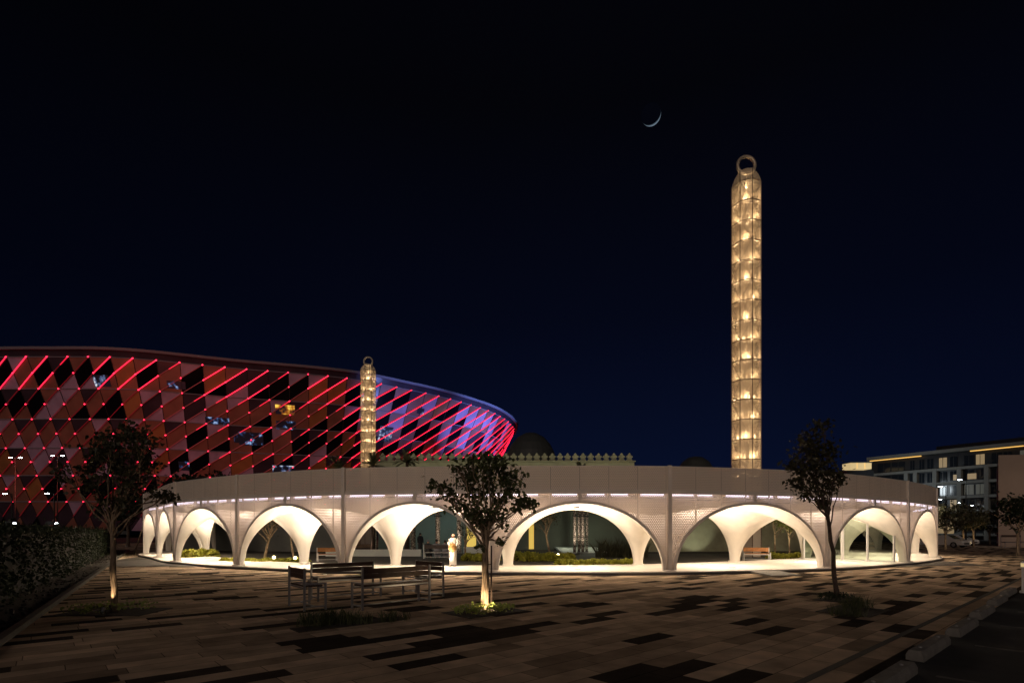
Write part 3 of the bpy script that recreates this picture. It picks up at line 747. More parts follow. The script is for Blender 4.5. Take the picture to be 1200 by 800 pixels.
# mosaic columns
def mosaic(loc, h, r, label, group, collar=True):
    t = thing('mosaic_column', label, 'column', loc, 0, group)
    bb = MB(); bb.tube([(0, 0, 0), (0, 0, h)], r, 12); local(bb, 'shaft', 'mosaic', t, smooth=True)
    if collar:
        bb = MB(); bb.tube([(0, 0, h*.62), (0, 0, h*.62+.07)], r*1.9, 12); local(bb, 'collar', 'hotel_dark', t)
    bb = MB(); bb.lathe((0, 0, 0), [(r*1.3, 0), (r*1.3, .08), (r*1.05, .12)], 12); local(bb, 'base', 'steel', t)
    return t
for i, (px, Y) in enumerate(((673.5, 44.5), (678.5, 45.6), (683, 44.9), (687.5, 46.3))):
    mosaic(at(px, Y, .05), 5.0, .13, ('leftmost', 'second from left', 'third from left', 'rightmost')[i]+' slender mosaic column of the cluster seen through the central arch', 'clustered mosaic columns')
for px, Y, lb in ((438.5, 47, 'mosaic column seen left of the long bench arch, beside the lit vault pier'), (484, 41, 'mosaic column at the left edge of the arch with the standing person'), (513, 46, 'mosaic column behind the heads of the seated people'), (538, 45, 'mosaic column behind the standing person in white')):
    mosaic(at(px, Y, .05), 5.0, .20, lb, 'mosaic columns of the hall')
lamp('SPOT', (5.3, 42.0, .15), 330, (1, .80, .62), .08, angle=R(60), target=(5.8, 45.2, 3.0), name='column_spot')
lamp('SPOT', (-4.6, 42.6, .15), 220, (1, .80, .62), .08, angle=R(80), target=(-6.2, 46.2, 2.6), name='column_spot')
lamp('SPOT', (-12, 43, .15), 160, (1, .80, .62), .08, angle=R(60), target=(-12, 47, 2.6), name='column_spot')

# ================================================================ hotel and far right
H0 = Vector((at(1016, 131).x, 131, 0)); H1 = Vector((at(1200, 107).x, 107, 0)); hd = (H1-H0).normalized(); hn = Vector((hd.y, -hd.x, 0)); hn = -hn if hn.y > 0 else hn
hrz = math.atan2(hd.y, hd.x); hotel = thing('hotel_building', 'wide grey hotel block with a golden light strip under its roof', 'building', H0, hrz)
HL = 44.0; HH = zat(536, 131)
def hb(name, m, x0, x1, y0, y1, z0, z1):
    bb = MB(); bb.box(((x0+x1)/2, (y0+y1)/2, (z0+z1)/2), (x1-x0, y1-y0, z1-z0)); return local(bb, name, m, hotel)
hb('core', 'hotel_dark', .3, HL, 1.2, 14, 0, HH-.8)
hb('roof', 'hotel_wall', 0, HL, -.2, 14, HH-.7, HH)
hb('end_wall', 'hotel_wall', 0, .45, 0, 14, 0, HH-.7)
hb('penthouse', 'hotel_dark', 12, 34, 6, 12, HH, HH+1.6)
fl = [3.0+3.15*i for i in range(6)]
for i, z in enumerate([1.2]+fl):
    if z < HH-1.5: hb('floor_band', 'hotel_wall', .45, HL, .05, 1.3, z-.32, z+.25)
rr = random.Random(3)
for x in (.9, 7.8, 9.6, 13.3, 17.7, 22.3, 26.7, 31.5, 36, 40): hb('pier', 'hotel_wall', x, x+.75, -.02, 1.28, 0, HH-4.0)
for i, z in enumerate(fl[:5]):
    x = 1.8
    for (xa, xb) in ((1.9, 4.6), (4.9, 7.6), (8.7, 9.5), (10.5, 11.4), (12.0, 13.1), (14.2, 15.6), (16.2, 17.5), (18.7, 20.3), (20.7, 22.1), (23.3, 24.9), (25.2, 26.5), (27.7, 29.4), (29.7, 31.2), (32.5, 34.0), (34.3, 35.8)):
        k = rr.random(); m_ = 'pane_lit' if k < .09 else ('pane_dim' if k < .16 else 'pane_dark'); w = hb('window', m_, xa, xb, 1.02, 1.16, z+.45, min(z+2.6, HH-1))
        hb('window_frame', 'hotel_dark', (xa+xb)/2-.04, (xa+xb)/2+.04, .96, 1.0, z+.45, min(z+2.6, HH-1))
for (xa, xb) in ((.6, 11.2), (20.0, 28.5)): hb('light_strip', 'strip_gold', xa, xb, .0, .12, HH-1.0, HH-.82)
for (xa, z) in ((16.8, fl[3]+.6), (19.3, fl[3]+.6)): hb('lit_window', 'pane_lit', xa, xa+1.5, .90, .94, z, z+1.2)
lamp('AREA', H0+hd*10+hn*14+Vector((0, 0, 12)), 620, (.75, .85, .9), 3, target=H0+hd*12+Vector((0, 0, 9)), name='hotel_wash')
for (px, py, wp, hp) in ((1101, 619, 5, 9), (1108, 619, 4, 9), (1115, 620, 5, 8)):
    Y = 100; c = at(px, Y, zat(py, Y)); bb = MB(); bb.box(c, (wp/F*Y, .2, hp/F*Y)); bb.box(c+Vector((0, .3, 0)), (wp/F*Y+.3, .3, hp/F*Y+.3)); w_ = bb.build('shopfront_window', 'pane_lit')
    tag(w_, {1101: 'leftmost', 1108: 'middle', 1115: 'rightmost'}[px]+' of three glowing shopfront windows behind the right-hand trees', 'shopfront window', 'lit shopfronts far right')
b = MB(); Y = 66; xa = at(1170, Y).x; zt = zat(533, Y); fp = [(xa, Y), (xa+18, Y-2), (xa+34, Y+16), (xa+17, Y+19)]
lo = [Vector((x, y, 0)) for x, y in fp]; hi = [Vector((x, y, zt)) for x, y in fp]; b.face(hi)
for k in range(4): b.face([lo[k], lo[(k+1) % 4], hi[(k+1) % 4], hi[k]])
tag(b.build('brown_building', 'block_wall'), 'plain brown rendered building block at the right edge', 'building')
lamp('AREA', (xa+3, Y-9, 5), 75, (1, .68, .5), 1, target=(xa+6, Y, 5), name='block_wash')
t = thing('rooftop_pavilion', 'low flat building with a glowing warm clerestory behind the arcade roof', 'building', at(1004, 125))
zt = zat(542.5, 125); b = MB(); b.box((0, 0, zt-.8), (4.9, 3, 1.4)); local(b, 'clerestory', 'sign_glow', t); b = MB(); b.box((0, 1, zt/2-.9), (6.2, 4.5, zt-1.8)); local(b, 'wall', 'hotel_dark', t)
b = MB(); b.box((0, 0, zt+.0), (5.3, 3.4, .16)); local(b, 'roof', 'hotel_wall', t)
for x in (-.9, .9): b = MB(); b.box((x, -1.53, zt-.8), (.08, .05, 1.4)); local(b, 'mullion', 'strip_gold', t)
# far dark skyline closing the horizon
sk = random.Random(8)
for i, (xa, w, Y, h) in enumerate(((-290, 120, 330, 12), (-150, 60, 320, 10), (30, 70, 260, 9), (100, 60, 250, 10), (160, 80, 220, 9))):
    b = MB(); b.box((xa, Y, h/2), (w, 20, h)); b.box((xa+w*.2, Y, h+.8), (w*.3, 12, 1.6))
    tag(b.build('distant_building', 'hotel_dark'), ['far dark block beyond the arena, leftmost on the skyline', 'far dark block left of the arcade horizon', 'far dark low building behind the mosque hall', 'far dark low building behind the tall minaret', 'far dark low building behind the hotel'][i], 'building')

# ================================================================ street lamps
def street_lamp(loc, h, label, arms, strength_mat='lamp_cool', energy=0, dirx=-1, col=(.85, .95, 1)):
    t = thing('street_lamp', label, 'street lamp', loc, 0, 'street lamps')
    b = MB(); b.tube([(0, 0, 0), (0, 0, h)], [.09, .05], 8); local(b, 'pole', 'rubber', t)
    for a in range(arms):
        d = dirx if a == 0 else -dirx; b = MB(); b.bar((0, 0, h-.03), (d*.6, 0, h+.1), .07); local(b, 'arm', 'rubber', t)
        b = MB(); b.box((d*.75, 0, h+.08), (.6, .3, .1)); local(b, 'lamp_housing', 'rubber', t)
        b = MB(); b.box((d*.75, 0, h+.01), (.34, .2, .04)); local(b, 'lamp_lens', strength_mat, t)
        if energy: l = lamp('SPOT', (d*.75, 0, h-.05), energy, col, .1, angle=R(130), name='street_lamp_light'); l.parent = t
    return t
street_lamp(at(14, 58), zat(578.5, 58), 'near street lamp with one arm at the far left edge', 1, energy=35)
street_lamp(at(63.5, 58), zat(578, 58), 'street lamp with one arm above the hedge, second from left', 1, energy=35)
street_lamp(at(18, 82), zat(536, 82), 'taller double-headed street lamp at the far left', 2, energy=0)
street_lamp(at(67.5, 82), zat(534, 82), 'taller double-headed street lamp behind the hedge, right of the left-edge pair', 2, energy=0)
for px, py, Y, lb, en in ((1132, 562, 66, 'tallest street lamp in front of the hotel', 90), (1108.5, 570, 72, 'street lamp left of the tallest one before the hotel', 0), (1098.5, 585.5, 98, 'low street lamp nearest the arcade end', 0), (1106.5, 585, 103, 'low street lamp second from the arcade end', 0), (1128.5, 589, 112, 'low street lamp below the tallest one', 0), (1143, 592, 112, 'low street lamp furthest right before the hotel', 0)):
    street_lamp(at(px, Y), zat(py, Y), lb, 1, energy=en)
def floodlight(loc, label):
    t = thing('floodlight', label, 'floodlight', loc, 0, 'low floodlights left')
    b = MB(); b.tube([(0, 0, 0), (0, 0, 2.6)], .07, 8); local(b, 'pole', 'rubber', t)
    b = MB(); b.box((-.35, 0, 2.75), (1.3, .4, .30)); b.box((-.35, 0, 2.95), (1.0, .3, .12)); local(b, 'housing', 'hotel_dark', t)
    b = MB(); b.lathe((.33, -.24, 2.68), [(.09, 0), (.13, .08), (.09, .18)], 12); local(b, 'lens', 'lamp_cool', t)
floodlight(at(16, 60), 'small bright floodlight below the lamp at the far left edge'); floodlight(at(65, 60), 'small bright floodlight above the hedge, right-hand one of two')

# ================================================================ trees
def tree(name, loc, label, height, trunk_h, r0, crown, nleaf, lsize, leafm, barkm, seed, lean=(0, 0), group=None, cat='tree', nbr=7, droop=.2, clump=.30, gap=.0, shape=None, stake=False, clusters=None, sc=50, bx=0):
    """crown=(cx, cy, cz, rx, ry, rz) relative to base; leaves grow in clumps around twig ends"""
    rn = random.Random(seed); t = thing(name, label, cat, loc, rn.uniform(0, 0), group)
    b = MB(); cx, cy, cz, rx, ry, rz_ = crown; pts = []; rads = []
    for i in range(9):
        f = i/8; wob = .035*height*.3
        pts.append(Vector((lean[0]*f+rn.uniform(-1, 1)*wob*f*(1-f)*2, lean[1]*f+rn.uniform(-1, 1)*wob*f*(1-f)*2, trunk_h*f))); rads.append(r0*(1.25 if i == 0 else 1-.35*f))
    b.tube(pts, rads, 10, cap=True); top = pts[-1]
    tips = []
    def grow(p, d, L, r, lev):
        n = 5; q = [p]; rr_ = [r]; dd = d.copy()
        for i in range(n):
            dd = (dd+Vector((rn.uniform(-.25, .25), rn.uniform(-.25, .25), rn.uniform(-.08, .16)-droop*.2))).normalized(); q.append(q[-1]+dd*L/n); rr_.append(r*(1-.6*(i+1)/n))
        b.tube(q, rr_, 5 if lev else 7, cap=False)
        for k in (3, 4, 5): tips.append(q[k])
        if lev < 2:
            for i in range(3 if lev == 0 else 2):
                s = q[rn.choice((2, 3, 4))]; nd = (dd+Vector((rn.uniform(-1, 1), rn.uniform(-1, 1), rn.uniform(-.3, .7)))*.9).normalized(); grow(s, nd, L*rn.uniform(.5, .75), r*.5, lev+1)
    CL = []
    if clusters:
        for (qx, qy, qr) in clusters: CL.append((Vector(((qx-bx)/sc, rn.uniform(-1, 1)*ry*.55, EYE+(HZ-qy)/sc)), qr/sc))
        for c_, r_ in CL:
            s = pts[rn.choice((6, 7, 8))]
            if c_.z < s.z-.2: s = pts[4]
            d = c_-s; L_ = d.length; q = [s]; dd = (d.normalized()+Vector((0, 0, .35))).normalized()
            for k in range(1, 6): q.append(s.lerp(c_, k/5)+Vector((rn.uniform(-1, 1), rn.uniform(-1, 1), rn.uniform(-.5, 1)))*.05*L_*(1 if k < 5 else 0))
            b.tube(q, [r0*.34*(1-.15*k) for k in range(6)], 5, cap=False)
            for k in range(6):
                e_ = c_+Vector((rn.gauss(0, 1), rn.gauss(0, 1), rn.gauss(0, 1)))*r_*.55; b.tube([q[4], q[4].lerp(e_, .5)+Vector((0, 0, .03)), e_], [r0*.11, r0*.07, r0*.03], 4, cap=False)
    for i in range(0 if clusters else nbr):
        a = 2*math.pi*(i+rn.random()*.6)/nbr; el = rn.uniform(-.4, 1)
        tgt = Vector((cx+rx*.8*math.cos(a)*math.sqrt(max(0, 1-el*el*.5)), cy+ry*.8*math.sin(a)*math.sqrt(max(0, 1-el*el*.5)), cz+rz_*el*.75))
        s = pts[rn.choice((6, 7, 8, 8))]; d = tgt-s; grow(s, d.normalized(), d.length*.8, r0*.42, 0)
    local(b, 'trunk', barkm, t, smooth=True)
    # leaves
    b = MB(); cl = []
    for p in tips:
        cl.append((p, rn.uniform(.7, 1.2)))
    for i in range(int(26*(1+nleaf/3000))):
        u = Vector((rn.gauss(0, 1), rn.gauss(0, 1), rn.gauss(0, 1))).normalized()*rn.uniform(.35, 1.0)
        if shape:
            hgt = u.z; s_ = shape(hgt)
        else: s_ = 1
        cl.append((Vector((cx+u.x*rx*s_, cy+u.y*ry*s_, cz+u.z*rz_)), rn.uniform(.5, 1.25)))
    cl = [c for c in cl if ((c[0].x-cx)/rx)**2+((c[0].y-cy)/ry)**2+((c[0].z-cz)/rz_)**2 < 1.35]
    cl = [c for c in cl if rn.random() > gap] or cl or [(Vector((cx, cy, cz)), 1)]
    wts = [r_**1.7 for _, r_ in CL] if CL else None
    picks = rn.choices(CL, weights=wts, k=nleaf) if CL else None
    for i in range(nleaf):
        if picks:
            c, r_ = picks[i]; R_ = r_*1.02
        else: c, s_ = rn.choice(cl); R_ = clump*s_*min(rx, rz_)
        d = Vector((rn.gauss(0, 1), rn.gauss(0, 1), rn.gauss(0, .8)))*R_*.6; p = c+d; ls = lsize*rn.uniform(.6, 1.25)
        n1 = Vector((rn.gauss(0, 1), rn.gauss(0, 1), rn.gauss(0, 1)-.4)).normalized(); n2 = n1.cross(Vector((rn.gauss(0, 1), rn.gauss(0, 1), rn.gauss(0, 1)))).normalized(); n3 = n1.cross(n2)
        b.face([p, p+n1*ls*.35+n2*ls*.38, p+n1*ls*.8+n2*ls*.2, p+n1*ls*1.15, p+n1*ls*.8-n2*ls*.2+n3*ls*.1, p+n1*ls*.35-n2*ls*.38+n3*ls*.1])
    local(b, 'crown', leafm, t)
    if stake:
        b = MB(); b.tube([(stake, .05, 0), (stake, .05, 1.55)], .022, 6); b.tube([(stake, .05, 1.1), (lean[0]*.3, 0, 1.1)], .012, 5); local(b, 'support_stake', 'bark_dark', t)
    return t
YC = gp(568, 716).y
tree('plaza_tree', gp(568, 714), 'young leafy tree with a floodlit pale trunk in the middle of the plaza', 3.9, 1.95, .10, (0, 0, 2.78, 1.22, 1.1, 1.02), 2500, .10, 'leaf', 'bark_pale', 4, lean=(.04, 0), nbr=8, clump=.24, gap=.12, stake=.16, droop=.0, bx=568, sc=49.4, clusters=[(510,568,8),(525,574,10),(530,586,10),(545,560,11),(548,545,12),(560,575,15),(575,545,15),(590,545,13),(601,556,12),(570,531,6),(560,600,13),(580,600,12),(600,575,13),(585,585,13),(615,585,8),(625,590,7),(609,593,7),(590,615,6),(565,615,8),(540,590,10),(550,603,8),(586,635,5),(562,641,4),(575,560,16),(556,536,6),(536,548,7)])
tree('plaza_tree', gp(134.5, 717), 'dark tree with its lower trunk lit warm, at the left in front of the hedge', 4.5, 2.3, .075, (.05, 0, 3.35, 1.2, 1.0, 1.10), 2300, .10, 'leaf_olive', 'bark_pale', 9, lean=(-.06, 0), nbr=8, clump=.26, gap=.1, bx=134.5, sc=50, clusters=[(130,502,12),(150,506,14),(120,515,13),(165,517,13),(110,530,11),(145,526,17),(175,531,11),(130,545,17),(160,545,15),(105,550,9),(90,553,8),(86,563,6),(185,521,8),(118,568,12),(140,570,13),(165,565,13),(178,578,9),(188,580,7),(195,581,4),(150,588,9),(125,586,8)])
tree('plaza_tree', gp(981.5, 700), 'slim unlit tree with a curved thin trunk, right of the minaret', 5.0, 2.6, .068, (-.60, 0, 3.72, .78, .72, 1.22), 1900, .105, 'leaf_olive', 'bark_dark', 15, lean=(-.30, 0), nbr=7, clump=.28, gap=.05, bx=981.5, sc=41, clusters=[(958,500,8),(955,511,12),(950,525,15),(965,531,13),(935,540,11),(925,545,7),(945,550,15),(960,550,15),(975,555,11),(985,562,7),(940,565,9),(955,570,13),(970,572,9),(950,580,7),(972,585,7),(965,590,5),(977,594,3),(930,556,6)])
# uplights at the trees
def tree_light(loc, energy, target, label, size=.06, ang=50):
    t = thing('garden_spotlight', label, 'spotlight', loc, 0, 'spotlights at tree feet')
    d = (Vector(target)-Vector(loc)).normalized(); b = MB(); b.tube([(0, 0, 0), (0, 0, .10)], .012, 6); b.tube([Vector((0, 0, .10))-d*.05, Vector((0, 0, .10))+d*.06], [.03, .042], 10); local(b, 'housing', 'steel', t)
    l = lamp('SPOT', Vector(loc)+Vector((0, 0, .10))+d*.08, energy, (1, .72, .42), .02, angle=R(ang), target=Vector(target)+Vector((0, 0, 0)), name='garden_spotlight_lamp', blend=.8); return t
p = gp(568, 714)
tree_light(p+Vector((-.42, -.42, 0)), 75, p+Vector((0, 0, .55)), 'small spotlight left of the floodlit tree trunk', ang=62)
tree_light(p+Vector((.30, -.45, 0)), 60, p+Vector((0.05, 0, .15)), 'small spotlight right of the floodlit tree trunk', ang=110)
p = gp(134.5, 717)
tree_light(p+Vector((-.02, -.34, 0)), 42, p+Vector((0, 0, .62)), 'small spotlight at the foot of the left plaza tree', ang=40)

# courtyard and far trees
tree('courtyard_tree', at(645, 38.5), 'thin leaning tree inside the garden seen through the central arch', 3.6, 1.9, .09, (-.35, 0, 2.9, .85, .6, .8), 420, .12, 'leaf_olive', 'bark_pale', 21, lean=(-.35, 0), gap=.2)
tree('courtyard_tree', at(310, 36), 'multi-branched pale tree behind the second bright arch from left', 4, 1.5, .10, (.2, 0, 3.1, 1.5, .8, 1.1), 700, .14, 'leaf_olive', 'bark_pale', 22, lean=(.3, 0), nbr=9)
tree('courtyard_tree', at(345, 34), 'crooked pale tree beside the left vault pier in the garden', 4, 1.7, .08, (-.3, 0, 3.2, 1.0, .8, .9), 350, .13, 'leaf_olive', 'bark_pale', 23, lean=(-.25, 0), nbr=6)
tree('courtyard_tree', at(545, 35), 'pale multi-stemmed tree lit from below beside the gold doorway', 3.6, 1.0, .08, (.1, 0, 2.2, .5, .5, .9), 120, .12, 'leaf_olive', 'bark_pale', 26, nbr=7)
tree('courtyard_tree', at(908, 42), 'yellow-green lit tree right of the minaret base', 4, 1.7, .08, (-.1, 0, 3.1, 1.3, 1.0, 1.1), 1100, .15, 'leaf_lit', 'bark_pale', 24)
tree('courtyard_tree', at(925, 40), 'second lit tree right of the minaret base, half behind the vault', 4, 1.6, .07, (0, 0, 2.8, .9, .8, .8), 600, .15, 'leaf_lit', 'bark_pale', 25)
lamp('SPOT', at(912, 39.5, .2), 260, (1, .85, .5), .05, angle=R(75), target=at(912, 42, 3.2), name='garden_lamp')
lamp('SPOT', at(322, 33.2, .2), 190, (1, .78, .5), .05, angle=R(90), target=at(318, 36, 2.5), name='garden_lamp')
lamp('SPOT', at(640, 36.5, .2), 130, (1, .80, .5), .05, angle=R(70), target=at(642, 38.5, 2.5), name='garden_lamp')
lamp('SPOT', at(545, 33.5, .2), 110, (1, .85, .65), .05, angle=R(70), target=at(547, 35, 1.6), name='garden_lamp')
for px, py, Y, lb in ((284.5, 653, 33, 'tiny glowing garden light left of the crooked trees'), (321, 652.5, 32.6, 'bright garden spotlight between the pale tree trunks'), (609, 650.5, 35.5, 'bright garden spotlight left in the central arch'), (654, 652, 36, 'dim garden spotlight at the foot of the leaning tree'), (346, 655, 32, 'garden spotlight at the foot of the vault pier')):
    t = thing('garden_light', lb, 'garden light', at(px, Y), 0, 'low garden lights'); b = MB(); b.tube([(0, 0, 0), (0, 0, .22)], .03, 6); local(b, 'post', 'steel', t)
    b = MB(); b.lathe((0, 0, .22), [(.05, 0), (.09, .05), (.09, .12), (.04, .17)], 10); local(b, 'lens', 'spot_yellow', t)
for i, (px, Y, h, rw, lb) in enumerate(((215, 60, 8.6, 2.6, 'dark round tree above the left end of the arcade'), (250, 62, 8.8, 2.4, 'dark tree behind the arcade roof, right of the round one'), (150, 64, 6.0, 3.0, 'dark broad tree behind the left end of the arcade'))):
    tree('background_tree', at(px, Y), lb, h, h*.5, .2, (0, 0, h*.72, rw, rw, h*.26), 900, .42, 'dark_leaf', 'bark_dark', 30+i, group='dark trees beyond the arcade')
for i, (px, Y, h, rw, en, lb) in enumerate(((1108, 57, 4.9, 1.8, 0, 'leftmost tree beside the parked cars with a glowing trunk foot'), (1129, 64, 5.2, 1.6, 90, 'yellow-lit tree in the middle of the right-hand group'), (1141, 62, 4.9, 1.3, 90, 'lit tree at the right of the far group'), (1193, 42, 5.2, 1.4, 0, 'dark tree in front of the brown building'), (1160, 70, 4.4, 2.2, 0, 'dark bushy tree between the hotel and the brown building'))):
    tree('street_tree', at(px, Y), lb, h, h*.42, .11, (0, 0, h*.68, rw, rw, h*.30), 1000, .26, 'leaf_olive' if i < 3 else 'dark_leaf', 'bark_pale', 50+i, group='trees by the car park')
    if en: lamp('SPOT', at(px, Y-1.2, .15), en, (1, .72, .35), .05, angle=R(60), target=at(px, Y, 2.4), name='tree_uplight')
lamp('SPOT', at(1104.5, 54.5, .15), 60, (1, .75, .42), .05, angle=R(50), target=at(1108, 57, .8), name='tree_uplight')

def palm(loc, h, r, label, seed):
    rn = random.Random(seed); t = thing('palm_tree', label, 'palm tree', loc, 0, 'palm tops above the roof'); b = MB(); b.tube([(0, 0, 0), (.1, 0, h*.5), (0, 0, h)], [.2, .15, .13], 8); local(b, 'trunk', 'bark_dark', t, smooth=True)
    b = MB()
    for i in range(26):
        a = 2*math.pi*i/26*1.618; el = rn.uniform(.1, 1.35); d = Vector((math.cos(a)*math.cos(el), math.sin(a)*math.cos(el), math.sin(el))); p = Vector((0, 0, h)); q = [p]
        for j in range(7): d = (d+Vector((0, 0, -.12))).normalized(); q.append(q[-1]+d*r/7)
        for j in range(7):
            s = d.cross(Vector((0, 0, 1))).normalized()
            for k in range(4):
                c = q[j].lerp(q[j+1], k/4); l_ = r*.28*(1-.55*abs(j/7-.35)); dd = (q[j+1]-q[j]).normalized()
                for sg in (-1, 1):
                    e_ = c+(s*sg*.8+dd*.7).normalized()*l_+Vector((0, 0, -.04)); b.face([c, c+dd*.05, e_])
    local(b, 'crown', 'palm_leaf', t)
for px, py, Y, lb in ((396, 545, 44, 'left palm top above the arcade roof'), (437, 541, 44, 'palm top in front of the short minaret'), (477, 537, 45, 'rightmost palm top left of the plaza tree'), (681, 549, 50.5, 'small dark palm top in front of the crenellated wall')):
    palm(at(px, Y), zat(py+4, Y)+(0 if px < 600 else -.15), 1.25, lb, int(px))
lamp('SPOT', at(436, 41.5, 4.0), 34, (1, .85, .6), .1, angle=R(120), target=at(437, 44, 7.6), name='palm_lamp')

# shrubs
def shrub_proto(name, cat, r, n, ls, m, seed):
    rn = random.Random(seed); t = thing(name, '', cat); b = MB()
    for i in range(n):
        u = Vector((rn.gauss(0, 1), rn.gauss(0, 1), abs(rn.gauss(0, 1)))).normalized()*r*rn.uniform(.6, 1.05); p = Vector((u.x, u.y, u.z*.95+.03))
        n1 = (u.normalized()+Vector((rn.gauss(0, .5), rn.gauss(0, .5), rn.gauss(0, .5)))).normalized(); n2 = n1.cross(Vector((rn.gauss(0, 1), rn.gauss(0, 1), rn.gauss(0, 1)))).normalized()
        b.face([p, p+n1*ls*.5+n2*ls*.35, p+n1*ls, p+n1*ls*.5-n2*ls*.35])
    local(b, 'foliage', m, t); b = MB(); b.lathe((0, 0, 0), [(r*.3, 0), (r*.72, r*.35), (r*.6, r*.7), (.02, r*.8)], 8); local(b, 'stem', 'bark_dark', t); return t
ORD = ['first', 'second', 'third', 'fourth', 'fifth', 'sixth', 'seventh', 'eighth', 'ninth', 'tenth', 'eleventh', 'twelfth', 'thirteenth', 'fourteenth', 'fifteenth', 'sixteenth', 'seventeenth', 'eighteenth', 'nineteenth', 'twentieth']
sp = shrub_proto('shrub', 'shrub', .26, 520, .10, 'shrub_leaf', 1); used = False
for i in range(15):
    px = 655+i*6.6; place(sp, used, at(px+random.Random(i).uniform(-1, 1), 29.4+.2*math.sin(i), .05), i*1.1, ORD[i]+' from left of the clipped yellow-green shrubs behind the central arch', 'clipped shrubs behind the central arch', random.Random(i+40).uniform(.85, 1.12)); used = True
for i in range(6): place(sp, True, at(905+i*7.2, 36.2, .05), i*.9, ORD[i]+' from left of the round green shrubs beside the minaret base bench', 'round shrubs by the minaret base', random.Random(i+70).uniform(1.0, 1.35))
for i in range(11): place(sp, True, at(604+i*6.2+random.Random(i).uniform(-3, 3), 33.5+random.Random(i+5).uniform(-.8, .8), .05), i*.7, ORD[i]+' from left of the loose dark shrubs in the central arch', 'loose shrubs in the central arch', random.Random(i+20).uniform(1.1, 1.8))
for i in range(6): place(sp, True, at(548+i*6.5, 33.5+random.Random(i+5).uniform(-.8, .8), .05), i*.7, ORD[i]+' from left of the dim shrubs right of the standing person', 'dim shrubs beside the standing person', random.Random(i+20).uniform(1.0, 1.5))
for i in range(20): place(sp, True, at(262+i*5.0+random.Random(i).uniform(-2, 2), 31.4+random.Random(i+5).uniform(-.5, .9), .05), i*.7, ORD[i]+' from left of the low mossy shrubs behind the left arches', 'low shrubs behind the left arches', (1.1, 1.1, random.Random(i+20).uniform(.6, .9)))
for i in range(4): place(sp, True, at(222+i*8, 36+i*.5, .05), i*.7, ORD[i]+' from left of the green bushes seen through the third arch', 'bushes behind the third arch', random.Random(i+20).uniform(1.5, 2.0))
# reed-like brown grass behind the central arch
def blades(name, loc, rx, ry, n, h, m, seed, rz=0, thing_kind=None, label=None, cat=None, group=None, w=.012):
    rn = random.Random(seed); b = MB()
    for i in range(n):
        c = Vector((rn.uniform(-rx, rx), rn.uniform(-ry, ry), 0)); hh = h*rn.uniform(.5, 1.1); l = Vector((rn.gauss(0, .28), rn.gauss(0, .28), 1)).normalized(); s = Vector((rn.gauss(0, 1), rn.gauss(0, 1), 0)).normalized()*w
        mid = c+l*hh*.6; tip = mid+(l+Vector((l.x, l.y, 0))*1.3).normalized()*hh*.45; b.face([c-s, c+s, mid+s*.8, tip, mid-s*.8])
    o = b.build(name, m); o.location = loc; o.rotation_euler = (0, 0, rz)
    return tag(o, label, cat, group, thing_kind)
blades('tall_grass', at(728, 38, .05), 1.8, .6, 900, 1.5, 'leaf_olive', 3, 0, None, 'clump of tall brown grass at the right of the central arch', 'tall grass')

# hedge on the left
HA = gp(22, 735); HB = gp(150, 645)
hdv = (HB-HA).normalized(); hnv = Vector((-hdv.y, hdv.x, 0)); hnv = hnv if hnv.x < 0 else -hnv
rn = random.Random(77); b = MB(); HLn = (HB-HA).length
hg = thing('hedge', 'long dark clipped hedge along the left side of the plaza', 'hedge', HA, 0)
for i in range(15000):
    s = HLn*(rn.random()**1.5)*1.02-3; wv = 1.0+rn.random()*2.2; z = rn.random()*1.95*(1+.05*math.sin(s*1.7))
    if rn.random() < .6: wv = 1.0+rn.gauss(0, .09)+.12*math.sin(s*2.3+z*3)
    else: z = 1.95+rn.gauss(0, .09)+.07*math.sin(s*1.1)
    p = HA+hdv*s+hnv*wv+Vector((0, 0, max(.05, z))); ls = rn.uniform(.07, .15); n1 = Vector((rn.gauss(0, 1), rn.gauss(0, 1), rn.gauss(0, 1))).normalized(); n2 = n1.cross(Vector((rn.gauss(0, 1), rn.gauss(0, 1), rn.gauss(0, 1)))).normalized()
    b.face([p, p+n1*ls*.5+n2*ls*.3, p+n1*ls, p+n1*ls*.5-n2*ls*.3])
b.build('foliage', 'hedge_leaf', hg)
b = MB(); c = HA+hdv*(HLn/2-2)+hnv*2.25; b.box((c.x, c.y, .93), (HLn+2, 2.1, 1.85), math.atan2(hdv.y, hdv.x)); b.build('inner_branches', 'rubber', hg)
b = MB(); c = HA+hdv*(HLn/2-2)-hnv*.06; b.box((c.x, c.y, .06), (HLn+4, .14, .12), math.atan2(hdv.y, hdv.x)); tag(b.build('hedge_kerb', 'kerb'), kind='structure')
b = MB(); q = [HA-hdv*5, HB+hdv*4, HB+hdv*4+hnv*3, HA-hdv*5+hnv*3]; b.face([Vector((p.x, p.y, .02)) for p in q]); tag(b.build('planting_soil', 'soil'), kind='structure')
b = MB(); rn = random.Random(5)
for i in range(420):
    p = HA+hdv*(rn.random()**1.4*HLn-1)+hnv*rn.uniform(.05, .95); s = rn.uniform(.02, .06); b.box((p.x, p.y, .02+s*.4), (s*1.4, s, s), rn.random()*3)
tag(b.build('gravel', 'kerb'), kind='stuff')

